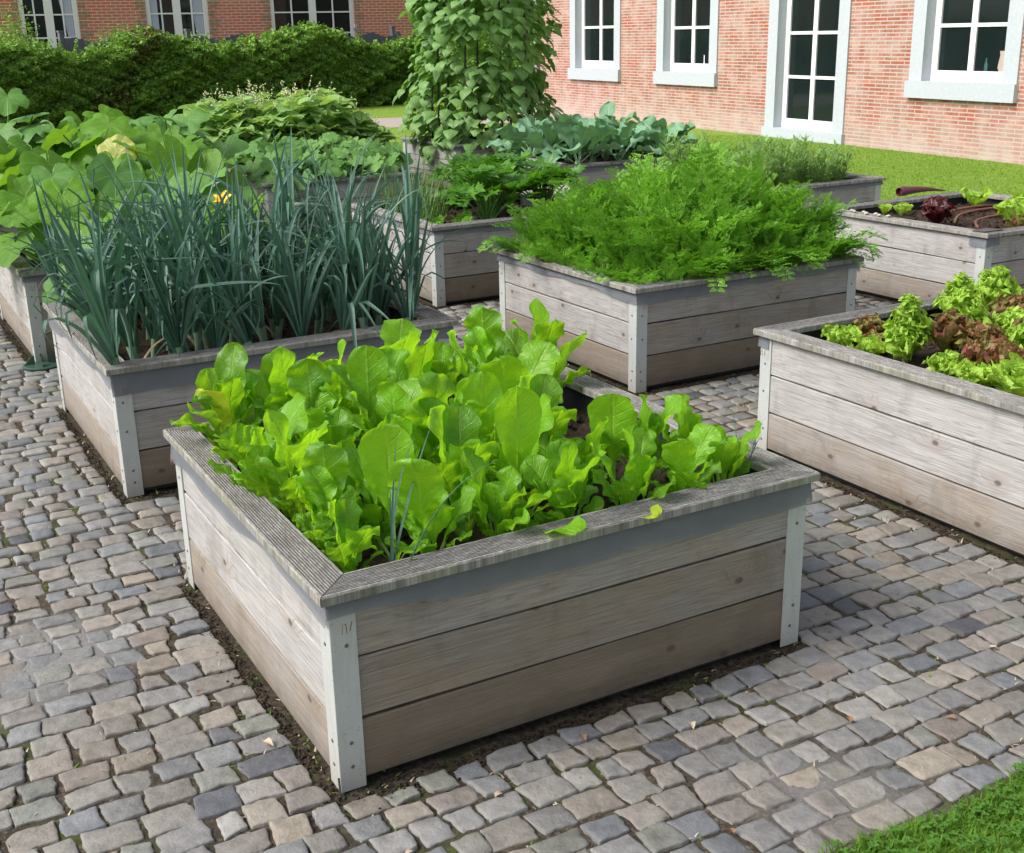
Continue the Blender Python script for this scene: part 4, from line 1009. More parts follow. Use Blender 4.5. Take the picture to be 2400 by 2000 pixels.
# ------------------------------------------------------------------ lettuces
def lettuce(seed, n, size, mat, upright=.0, kind='fan', ruffle=.35, stem=0.0, name='lettuce'):
    r = random.Random(seed); mb = MB(); n = int(n * 1.6)
    if stem: mb.tube([(0, 0, 0), (0, 0, stem)], [.014, .010], 6)
    for k in range(n):
        f = k / n; az = k * 2.4 + r.uniform(-.3, .3)
        el = 1.5 - (1.15 - upright) * f + r.uniform(-.2, .2); Lg = size * 1.32 * (.65 + .45 * f) * r.uniform(.85, 1.1)
        z0 = stem * (1 - f) if stem else .005
        strip_leaf(mb, (0, 0, z0), az, el, Lg, Lg * r.uniform(.75, .95), kind, nu=20, nv=13, pet=.10, petw=.012, bend=r.uniform(-.1, .7), bpow=2, cup=r.uniform(.35, .7), wave=ruffle, freq=r.uniform(4, 5.5), roll=r.uniform(-.6, .6), r=r, ragged=.16)
    return mb.build(name, M[mat])
LG = 'lettuces in the bed nearest the cobble path corner'; LG = 'lettuces in the pale raised bed'
def bed_at(bed, px, py, z):   # not used for layout; kept simple
    return bw(bed, px, py, z)
lt = [  # u, v, n, size, mat, upright, kind, ruffle, stem, label
    (.38, 1.00, 30, .115, 'lett', .45, 'lobe', .36, .20, 'tall frilly green lettuce standing above the others'),
    (.30, 1.28, 12, .10, 'lett', .25, 'lobe', .3, 0, 'small green lettuce in the corner of the pale bed next to the chard bed'),
    (.50, 1.32, 9, .11, 'lettr', .45, 'lobe', .3, .02, 'small upright red tipped lettuce behind the corner one'),
    (.26, 1.10, 12, .085, 'lett', .2, 'lobe', .34, 0, 'small pale lettuce at the foot of the tall frilly one'),
    (.40, 1.16, 9, .09, 'lettr', .4, 'lobe', .3, 0, 'small bronze lettuce behind the tall frilly one'),
    (.58, .96, 14, .135, 'lettr', .65, 'lobe', .3, .08, 'upright bronze oak leaf lettuce right beside the tall frilly one'),
    (.78, 1.06, 26, .12, 'lett', .35, 'lobe', .36, .15, 'bright green frilly lettuce behind the bronze oak leaf one'),
    (1.0, 1.28, 24, .12, 'lett', .35, 'lobe', .34, .16, 'bright green lettuce at the far rim of the pale bed'),
    (1.28, 1.32, 26, .13, 'lett', .3, 'lobe', .36, .15, 'green frilly lettuce at the far post of the pale bed'),
    (.98, .95, 20, .12, 'lett', .2, 'lobe', .36, .06, 'wide light green lettuce in the middle, before the hose'),
    (.50, .66, 18, .125, 'lettr', .25, 'lobe', .36, .04, 'broad red and green oak leaf lettuce one row in from the side rim'),
    (.58, .80, 16, .13, 'lettr', .4, 'lobe', .36, .06, 'dark bronze oak leaf lettuce behind the broad red and green one'),
    (.33, .74, 14, .09, 'lett', .25, 'lobe', .36, .02, 'small frilly yellow green lettuce near the side rim'),
    (.30, .58, 14, .09, 'lett', .2, 'lobe', .36, .02, 'small frilly lettuce near the side rim, nearer the chard bed'),
    (.32, .42, 12, .12, 'lett', .25, 'chard', .14, .02, 'smooth leaved green lettuce closest to the side rim'),
    (.74, .74, 18, .12, 'lett', .3, 'lobe', .36, .06, 'yellow green frilly lettuce between bronze ones'),
    (1.16, 1.08, 14, .13, 'lettr', .35, 'lobe', .34, .06, 'bronze lettuce behind the hoses'),
    (.55, .48, 16, .12, 'lettr', .25, 'lobe', .34, .03, 'red oak leaf lettuce behind the smooth green one'),
    (.80, .55, 16, .12, 'lett', .25, 'lobe', .36, .05, 'green lettuce deep in the pale bed beyond the red oak leaf one')]
for k, (u, v, n, sz, mt, up, kd, ru, stm, lab) in enumerate(lt):
    place(lettuce(1000 + k, n, sz, mt, up, kd, ru, stm), bw('lettuce', u, v, SOILZ), lab, 'lettuce', LG, rz=rnd.uniform(0, 6))
ls = [(.36, .72, 30, .125, 'lettd', .55, 'fan', .42, .09, 'dark red curly lettuce in the mostly bare bed'),
      (.50, 1.14, 6, .085, 'lett', .3, 'chard', .12, 0, 'small green lettuce seedling behind the dark red one'),
      (.46, 1.26, 5, .07, 'lett', .3, 'chard', .12, 0, 'tiny green lettuce seedling nearest the pale stones'),
      (1.22, 1.12, 9, .125, 'lett', .25, 'chard', .16, 0, 'young green lettuce at the far rim above the hoses'),
      (.78, .42, 14, .15, 'lett', .35, 'chard', .2, .03, 'bright green lettuce at the front rim by the black slate'),
      (1.02, .52, 14, .15, 'lett', .35, 'chard', .2, .03, 'bright green lettuce behind the one near the slate'),
      (.66, .30, 6, .08, 'lettr', .2, 'chard', .2, 0, 'small bronze lettuce seedling between the slate and the green lettuce')]
for k, (u, v, n, sz, mt, up, kd, ru, stm, lab) in enumerate(ls):
    place(lettuce(1050 + k, n, sz, mt, up, kd, ru, stm), bw('salad', u, v, SOILZ + .03), lab, 'lettuce', 'lettuces in the mostly bare bed', rz=rnd.uniform(0, 6))

# ------------------------------------------------------------------ hoses, pipe, disc, stones, slate
hose = simple('brown_hose', (.20, .075, .05), .45, var=.2)
def hosep(pts, rad, mat, lab, nm='hose', cat='hose', grp=None):
    pts = np.array(pts); n = 40; t = np.linspace(0, len(pts) - 1, n); i = np.clip(t.astype(int), 0, len(pts) - 2); f = (t - i)[:, None]
    pm = np.vstack([2 * pts[0] - pts[1], pts, 2 * pts[-1] - pts[-2]])
    a, b, c, d = pm[i], pm[i + 1], pm[i + 2], pm[i + 3]
    P = .5 * ((2 * b) + (c - a) * f + (2 * a - 5 * b + 4 * c - d) * f ** 2 + (3 * b - a - 3 * c + d) * f ** 3)
    mb = MB(); mb.tube(P - P[0], rad, 10, cap=True); o = mb.build(nm, mat); o.location = P[0]; tag(o, lab, cat, grp); return o
hosep([bw('salad', .50, .78, .465), bw('salad', .80, .98, .485), bw('salad', 1.15, 1.03, .49), bw('salad', 1.40, .97, .485)], .0095, hose, 'brown hose across the bare soil, the one nearer the far rim', grp='brown drip hoses')
hosep([bw('salad', .52, .70, .460), bw('salad', .82, .90, .475), bw('salad', 1.15, .95, .48), bw('salad', 1.40, .90, .475)], .0095, hose, 'brown hose close beside the far rim one in the bare bed', grp='brown drip hoses')
hosep([bw('salad', .52, .50, .458), bw('salad', .72, .68, .466), bw('salad', 1.0, .74, .47), bw('salad', 1.40, .72, .47)], .0095, hose, 'brown hose nearest the front rim of the bare bed', grp='brown drip hoses')
hosep([bw('lettuce', .80, .98, .54), bw('lettuce', .95, 1.04, .56), bw('lettuce', 1.15, 1.0, .56), bw('lettuce', 1.40, .85, .54)], .009, hose, 'upper brown hose looping over the lettuces', grp='brown drip hoses')
hosep([bw('lettuce', .82, .86, .53), bw('lettuce', .98, .92, .55), bw('lettuce', 1.15, .88, .55), bw('lettuce', 1.40, .72, .52)], .009, hose, 'lower brown hose between the lettuces', grp='brown drip hoses')
greyh = simple('grey_hose', (.22, .20, .21), .5, var=.2)
hosep([bw('leek', 1.40, .42, .010), bw('leek', 1.7, .48, .012), bw('leek', 1.95, .52, .012), bw('leek', 2.35, .52, .012)], .013, greyh, 'grey hose lying on the cobbles between leek and carrot beds, back one', grp='grey hoses on the cobbles')
hosep([bw('leek', 1.40, .33, .010), bw('leek', 1.7, .41, .012), bw('leek', 1.95, .46, .012), bw('leek', 2.35, .455, .012)], .012, greyh, 'grey hose lying on the cobbles between leek and carrot beds, front one', grp='grey hoses on the cobbles')
# dark red rolled tube lying on the far rim of the salad bed
mb = MB(); 
pp = np.array([bw('salad', .80, 1.46, .575), bw('salad', .88, 1.46, .58), bw('salad', 1.08, 1.455, .575), bw('salad', 1.28, 1.45, .55)])
redm = simple('dark_red_plastic', (.13, .035, .05), .45, var=.2)
ob = hosep(pp, .034, redm, 'dark red tapering plastic tube lying on the back rim by the lawn', 'plastic_tube', 'tube')
v = np.array([x.co[:] for x in ob.data.vertices]); n_r = 40
ctr = np.repeat(v[:400].reshape(40, 10, 3).mean(1), 10, axis=0); sc_ = np.repeat(np.interp(np.linspace(0, 1, 40), [0, .25, 1], [.95, 1.05, .10]), 10)[:, None]
v[:400] = ctr + (v[:400] - ctr) * sc_; v[400:411] = v[:10].mean(0) + .0 * v[400:411] + (v[400:411] - v[:10].mean(0)) * .80 + np.array([.03, .01, 0]); v[411:] = v[399]
for i, q in enumerate(v): ob.data.vertices[i].co = q
# green base disc with fins at the squash bed's near post
mb = MB(); th = np.linspace(0, 2 * PI, 28, endpoint=False)
rings = [np.stack([r_ * np.cos(th), r_ * np.sin(th), np.full(28, z_)], -1) for r_, z_ in ((.105, .0), (.108, .010), (.10, .014), (.06, .016), (.0001, .018))]
mb.grid(np.array(rings), closed=True)
for k in range(4):
    a = k * PI / 2 + .4
    Mx = Matrix.Rotation(a, 4, 'Z')
    mb.add(np.array([[.035, -.002, .014], [.095, -.002, .014], [.045, -.002, .065], [.035, -.002, .065], [.035, .002, .014], [.095, .002, .014], [.045, .002, .065], [.035, .002, .065]]) @ np.array(Mx.to_3x3()).T,
           [[0, 1, 2, 3], [7, 6, 5, 4], [0, 4, 5, 1], [1, 5, 6, 2], [2, 6, 7, 3], [3, 7, 4, 0]])
place(mb.build('sprinkler_base', simple('dark_green_plastic', (.035, .075, .055), .4), smooth_=False), bw('pumpkin', .02, -.06, .002), 'dark green plastic disc with upright fins at the squash bed post', 'sprinkler base')
# pale stones on the rim of the salad bed
pst = simple('pale_limestone', (.50, .45, .37), .8, var=.3, scale=60, bump=.5)
sl = ['pale flat stone on the rim nearest the carrots', 'pale stone second along the rim from the carrots', 'pale stone third along the rim from the carrots', 'small pale stone fourth along the rim', 'pale brown stone fifth along the rim', 'pale flat stone sixth along the rim', 'pale stone last but one along the rim', 'pale stone last of the line, nearest the lettuce seedling']
for k in range(8):
    mb = MB(); r2 = np.random.default_rng(k); blob(mb, np.zeros(3), .022, r2, .45)
    o = mb.build('rim_stone', pst, smooth_=True); place(o, bw('salad', .0 + .03 * (k % 2), 1.20 - k * .055, H + RT + .008), sl[k], 'stone', 'pale stones laid on the rim', rz=k)
mb = MB(); mb.box((0, 0, 0), (.17, .10, .006)); v_ = mb.v[0]; v_[2, 0] -= .04; v_[6, 0] -= .04; v_[0, 1] += .02; v_[4, 1] += .02
o = mb.build('slate', simple('black_slate', (.04, .042, .05), .35, var=.3), smooth_=False); o.location = bw('salad', .0, .0, H + RT + .002); o.rotation_euler = (0, 0, YAW + .12); tag(o, 'thin black slate lying on the near corner of the rim', 'slate')
# thin stake at the chard bed's near post
mb = MB(); mb.tube([(0, 0, .05), (.002, 0, -.01)], .003, 5); place(mb.build('metal_pin', M['screw']), bw('chard', -.012, -.016, -.002), 'thin metal pin beside the foot of the chard bed near post', 'pin')

# ------------------------------------------------------------------ loose litter, joint weeds, grass
vcl2 = vnoise(33, 6, .8, 3)
def litter():
    r = np.random.default_rng(77); mb = MB()
    # soil crumbs and wood chips alongside the beds
    for (bu, bv, w, d) in boxes_uv[:7]:
        for k in range(1700):
            side = r.integers(0, 3)
            if side == 0: u, v = bu - abs(r.normal(0, .035)) - .01, bv + r.uniform(-.05, d)
            elif side == 1: u, v = bu + r.uniform(-.05, w), bv - abs(r.normal(0, .04)) - .01
            else: u, v = bu + w + abs(r.normal(0, .03)) + .01, bv + r.uniform(0, d)
            blob(mb, W(u, v, -.005), r.uniform(.0018, .0062), r, .8)
    o = mb.build('soil_crumbs', M['soil']); tag(o, 'dark crumbs of soil gathered along the foot of the beds', 'soil', kind='stuff')
    mb = MB(); R_ = random.Random(5)
    for k in range(15000):
        if k < 10500: u, v = R_.uniform(-1.6, 3.6), R_.uniform(-.75, 3.2)
        else: u, v = R_.uniform(-2.5, 5), R_.uniform(-.7, 6.5)
        if grout(u, v) > .7 and R_.random() < .9: continue
        if vcl2(u * 3, v * 3) < .1 and R_.random() < .6: continue
        P = W(u, v, -.007)
        strip_leaf(mb, P, R_.uniform(0, 6.28), R_.uniform(.1, 1.2), R_.uniform(.008, .026), .0018, 'strap', nu=4, nv=2, pet=0, bend=R_.uniform(.2, 1.2), cup=0, wave=0, r=R_, ragged=0, mi=0 if R_.random() < .45 else 1)
    o = mb.build('joint_weeds', [M['grass'], M['dryl']]); tag(o, 'tiny weeds and straws in the joints of the cobbles', 'weeds', kind='stuff')
litter()
fl = [(.62, -.10, 'dry', .035, 'brown curled leaf on the dark soil below the chard bed front'), (.30, -.22, 'dryl', .03, 'pale dry leaf on the cobbles near the chard bed near post'), (-.10, .30, 'dryl', .04, 'pale split leaf on the soil beside the chard bed side'),
      (1.55, -.02, 'dry', .03, 'reddish leaf by the foot of the chard bed end post'), (1.25, -.42, 'dry', .035, 'red brown leaf lying between dark cobbles'), (.05, -.30, 'dryl', .026, 'small pale leaf in a cobble joint below the pin'),
      (.90, -.20, 'dryl', .034, 'straw coloured leaf in the joint along the chard bed front'), (.70, -.62, 'dry', .022, 'tiny dark red leaf at the bottom of the cobbles'), (-.18, .62, 'dry', .026, 'small rusty leaf in the soil strip beside the chard bed'),
      (1.9, -.35, 'dryl', .028, 'pale narrow leaf on the cobbles towards the lawn'), (2.2, .6, 'dryl', .03, 'pale leaf on the cobbles between chard and lettuce beds'), (1.5, -.55, 'dry', .03, 'brown leaf curled near the grass edge')]
for k, (u, v, mt, s_, lab) in enumerate(fl):
    mb = MB(); r = random.Random(k); strip_leaf(mb, (0, 0, 0), r.uniform(0, 6), .25, s_ * .95, s_ * .5, 'ovate', nu=8, nv=5, pet=.1, petw=.002, bend=r.uniform(.4, .9), cup=.5, wave=.2, r=r)
    o = mb.build('fallen_leaf', M[mt]); o.location = W(u, v, .006); tag(o, lab, 'fallen leaf', 'dry leaves fallen on the cobbles')

def lawn_near():
    R_ = random.Random(8); mb = MB(); n = 0
    for k in range(34000):
        u = R_.uniform(.60, 3.6); v = -.80 - R_.random() ** 1.3 * .75 + .02 * math.sin(u * 9) 
        if u < .85 and R_.random() < (.85 - u) * 3.5: continue
        P = W(u, v, -.004)
        if not in_view(P, 600): continue
        strip_leaf(mb, P, R_.uniform(0, 6.28), R_.uniform(.5, 1.4), R_.uniform(.025, .055), .0026, 'strap', nu=5, nv=2, pet=0, bend=R_.uniform(.2, 1.3), cup=0, wave=0, r=R_, ragged=0)
    o = mb.build('grass', M['grass']); tag(o, 'short green lawn grass at the edge of the cobbles', 'grass', kind='stuff')
    mb = MB()
    for k in range(2600):
        u = R_.uniform(.62, 2.9); v = -.79 - R_.random() * .62 + .02 * math.sin(u * 9)
        if vcl(u * 2.2, v * 3) < -.1: continue
        P = W(u, v, 0)
        if not in_view(P, 600): continue
        h = R_.uniform(.015, .04); top = P + np.array([R_.uniform(-.01, .01), R_.uniform(-.01, .01), h]); mb.tube([P, top], .0007, 3)
        a0 = R_.uniform(0, 6)
        for q in range(3):
            strip_leaf(mb, top, a0 + q * 2.09, R_.uniform(.0, .4), .0115, .0115, 'fan', nu=5, nv=4, pet=0, bend=.4, cup=.2, wave=0, r=R_, ragged=0)
    o = mb.build('clover', M['clover']); tag(o, 'patch of clover growing in the lawn edge by the cobbles', 'clover', kind='stuff')
vcl = vnoise(31, 6, .8, 3)
lawn_near()
# short blades on the far lawn
def lawn_far():
    r = np.random.default_rng(9); n = 150000
    u = 7.1 + r.random(n) * 9; v = r.uniform(-1, 17, n); 
    u2 = r.uniform(-2, 7.2, 30000); v2 = r.uniform(12.8, 22, 30000); u = np.concatenate([u, u2]); v = np.concatenate([v, v2])
    P = ORG + u[:, None] * UX + v[:, None] * VX
    A = np.array([3.322, 23.088, 0]); I = np.array([.9143, .405, 0])
    ok = in_view(P, 500) & ((P - A) @ I < -.02) & (P[:, 1] < 21); P = P[ok]; n = len(P)
    a = r.uniform(0, 6.28, n); h = r.uniform(.01, .024, n); s_ = np.stack([np.cos(a), np.sin(a), 0 * a], -1) * .006; ln = r.normal(0, .014, (n, 3)); ln[:, 2] = h
    V = np.stack([P - s_, P + s_, P + ln], 1).reshape(-1, 3); F = np.arange(3 * n).reshape(-1, 3)
    mb = MB(); mb.add(V, F, None, np.repeat(r.random(n), 3)); o = mb.build('grass', M['grass'], smooth_=False); tag(o, 'mown lawn grass between the beds and the brick wall', 'grass', kind='stuff')
lawn_far()

# ------------------------------------------------------------------ brick building with white windows
def brick_mat(name, c1, c2, mortar, bl, bh, ms=.008, white=0.0, var=.5):
    N = NT(name); L = N.attr('luv')
    br = N.n('ShaderNodeTexBrick', ins={'Vector': L, 'Color1': (*c1, 1), 'Color2': (*c2, 1), 'Mortar': (*mortar, 1), 'Scale': 1.0, 'Mortar Size': ms, 'Mortar Smooth': .15, 'Bias': 0.0, 'Brick Width': bl, 'Row Height': bh})
    br.offset = .5; x, y, _ = N.sep(L)
    n = N.noise(L, 14, 5, .65); n2 = N.noise(L, 3, 5, .6); n3 = N.noise(L, 70, 3, .6)
    # per-brick variety
    row = N.math('FLOOR', N.math('DIVIDE', y, bh)); off = N.math('MULTIPLY', N.math('MODULO', row, 2.0), .5)
    cellx = N.math('FLOOR', N.math('ADD', N.math('DIVIDE', x, bl), off))
    wn = N.n('ShaderNodeTexWhiteNoise', noise_dimensions='2D', ins={'Vector': N.comb(cellx, row, 0)}).outputs
    c = N.mix(N.mapr(wn['Value'], .0, .16, .55 * var, 0), br.outputs['Color'], (.26, .17, .15))
    c = N.mix(N.mapr(wn['Value'], .84, 1.0, 0, .6 * var), c, (.52, .30, .22))
    c = N.mix(N.mapr(n, .4, .7, 0, .2), c, (.50, .35, .31))
    if white:
        c = N.mix(N.math('MULTIPLY', N.mapr(n2, .42, .68, 0, .55), white), c, (.54, .44, .40))
        c = N.mix(N.math('MULTIPLY', N.mapr(y, .0, .55, .75, 0), N.mapr(n2, .25, .6, .45, 1)), c, (.50, .42, .37))
    c = N.mix(br.outputs['Fac'], c, mortar)
    c = N.mix(N.mapr(n3, .6, .75, 0, .2), c, (.2, .12, .1))
    h = N.math('SUBTRACT', N.math('MULTIPLY', n3, .25), br.outputs['Fac'])
    return N.done(N.pbsdf(c, .85, .2, 0, N.bump(h, .6, .01)))
M['brick'] = brick_mat('salmon_brick', (.37, .082, .045), (.27, .105, .072), (.46, .385, .34), .285, .0545, .0092, 1.0, 1.0)
M['brick2'] = brick_mat('red_brick', (.62, .15, .08), (.52, .17, .10), (.66, .50, .42), .24, .075, .010, 0, .6)
bluestone = simple('grey_stone_surround', (.44, .475, .515), .6, var=.14, scale=25)
whitef = simple('white_frame', (.80, .80, .80), .35, var=.02)
def glass_mat(name, c=(.006, .010, .010)):
    N = NT(name); n = N.noise(N.obj(), 1.3, 3)
    return N.done(N.pbsdf(N.mix(n, c, tuple(x * 2.2 for x in c)), .04, .28, 0, N.bump(n, .02, .02)))
M['glass'] = glass_mat('window_glass')
M['revealc'] = simple('room_curtain', (.07, .10, .10), .8, var=.2)

ZT = 3.0; WT = 6.2
def wall_building():
    root = empty('brick_house', (3.3224, 23.0876, 0), math.atan2(-.9143, .4050))
    tag(root, 'salmon brick house with grey stone window surrounds behind the lawn', 'house')
    S0, S1 = -6.35, 14.0
    wins = [('window', -4.62, -2.40, .76, .99, 1.15, [1.82, 2.47]), ('window', -.97, 1.10, .76, .99, 1.14, [1.77, 2.42]), ('door', 2.60, 4.62, -.02, .16, .31, [.97, 1.65, 2.33]), ('window', 5.98, 7.95, .76, .99, 1.13, [1.72, 2.33]), ('window', 9.4, 11.4, .76, .99, 1.13, [1.72, 2.33])]
    mb = MB()
    def face(x0, x1, z0, z1):
        P = [(x0, 0, z0), (x1, 0, z0), (x1, 0, z1), (x0, 0, z1)]
        mb.add(P, [[0, 1, 2, 3]], [(a, c, 0) for a, b, c in P])
    cur = S0
    for kd, a, b, s0, s1, g0, mt in wins:
        face(cur, a + .02, -.05, WT); face(a + .02, b - .02, -.05, max(s0 + .03, -.04)); face(a + .02, b - .02, ZT + .1, WT); cur = b - .02
    face(cur, S1, -.05, WT)
    P = [(S0, 7, -.05), (S0, 0, -.05), (S0, 0, WT), (S0, 7, WT)]; mb.add(P, [[0, 1, 2, 3]], [(b, c, 0) for a, b, c in P])
    P = [(S1, 0, -.05), (S1, 7, -.05), (S1, 7, WT), (S1, 0, WT)]; mb.add(P, [[0, 1, 2, 3]], [(b, c, 0) for a, b, c in P])
    mb.build('wall', M['brick'], root, smooth_=False)
    mb = MB(); mb.box((S0 - .3, -.35, WT), (S1 + .3, 7.2, WT + .15)); mb.add([(S0 - .3, -.35, WT + .15), (S1 + .3, -.35, WT + .15), (S1 + .3, 3.5, WT + 3), (S0 - .3, 3.5, WT + 3), (S0 - .3, 7.2, WT + .15), (S1 + .3, 7.2, WT + .15)], [[0, 1, 2, 3], [3, 2, 5, 4]])
    mb.build('roof', simple('dark_roof_slate', (.08, .08, .09), .6), root, smooth_=False)
    mb = MB(); mb.tube([(S0 + .12, -.08, 0), (S0 + .12, -.08, WT)], .05, 12); mb.build('downpipe', simple('zinc_pipe', (.42, .44, .46), .4, .4), root)
    for k, (kd, a, b, s0, s1, g0, mt) in enumerate(wins):
        jw = .25
        top = ZT
        zb = s1 if kd == 'window' else .16
        sur = MB()
        # jambs run the whole depth of the reveal
        sur.box((a, -.025, zb + .001), (a + jw, .16, top)); sur.box((b - jw, -.025, zb + .001), (b, .16, top)); sur.box((a, -.025, top + .001), (b, .16, top + .24))
        if kd == 'window':
            sur.box((a - .02, -.075, s0), (b + .02, .16, s1))
        else: sur.box((a - .03, -.06, s0), (b + .03, .17, zb))
        w = sur.build('window' if kd == 'window' else 'door', bluestone, root, smooth_=False)
        lab = ['window beside the bean tower', 'window in front of the kohlrabi', 'tall glazed white door', 'window with a vase behind its pane', 'window beyond the frame'][k]
        fr = MB(); y0, y1 = .135, .18; xa, xb = a + jw + .002, b - jw - .002; st = .115; mull = .05
        fr.box((xa, y0, zb + .002), (xa + st, y1, top)); fr.box((xb - st, y0, zb + .002), (xb, y1, top)); fr.box((xa + st, y0 + .001, zb + .002), (xb - st, y1, g0)); fr.box((xa + st, y0 + .001, top - .1), (xb - st, y1, top))
        xc = (xa + xb) / 2
        fr.box((xc - mull, y0 + .004, g0), (xc + mull, y1, top - .1))
        for z in mt:
            if z < top - .15:
                fr.box((xa + st, y0 + .008, z - .024), (xc - mull, y1, z + .024)); fr.box((xc + mull, y0 + .008, z - .024), (xb - st, y1, z + .024))
        fr.build('frame', whitef, w, smooth_=False)
        gl = MB(); gl.box((xa + st, y0 + .028, g0), (xb - st, y0 + .034, top - .1)); gl.build('pane', M['glass'], w, smooth_=False)
    return root
wall_building()
# things behind the panes stand as small objects on the inner sill, seen just in front of the dark glass plane
DW = np.array([.4050, -.9143, 0]); IW = np.array([.9143, .4050, 0]); AW = np.array([3.3224, 23.0876, 0])
def wallp(s, d, z): return AW + DW * s + IW * d + ZX * z
vm = simple('pale_vase', (.42, .34, .30), .4, var=.3)
mb = MB(); mb.tube([(0, 0, 0), (0, 0, .05), (0, 0, .14), (0, 0, .2), (0, 0, .26)], [.05, .075, .06, .045, .06], 12)
place(mb.build('vase', vm), wallp(7.50, .158, 1.131), 'pale vase on the sill inside the window nearest the picture edge'.replace('nearest the picture edge', 'past the white door'), 'vase')
bpy.data.objects['vase'].scale = (1, .12, 1); bpy.data.objects['vase'].rotation_euler = (0, 0, math.atan2(-.9143, .4050))
mb = MB(); mb.tube([(0, 0, 0), (0, 0, .09), (0, 0, .12), (0, 0, .17)], [.03, .03, .012, .012], 10)
o = place(mb.build('bottle', simple('green_bottle', (.03, .10, .09), .2)), wallp(7.22, .160, 1.131), 'small dark bottle next to the vase in the window past the door', 'bottle'); o.scale = (1, .15, 1); o.rotation_euler = (0, 0, math.atan2(-.9143, .4050))
mb = MB(); mb.tube([(0, 0, 0), (0, 0, .02), (0, 0, .15)], [.03, .012, .012], 8)
o = place(mb.build('candle', whitef), wallp(.42, .160, 1.141), 'white candle on the sill inside the window before the kohlrabi', 'candle'); o.scale = (1, .2, 1); o.rotation_euler = (0, 0, math.atan2(-.9143, .4050))

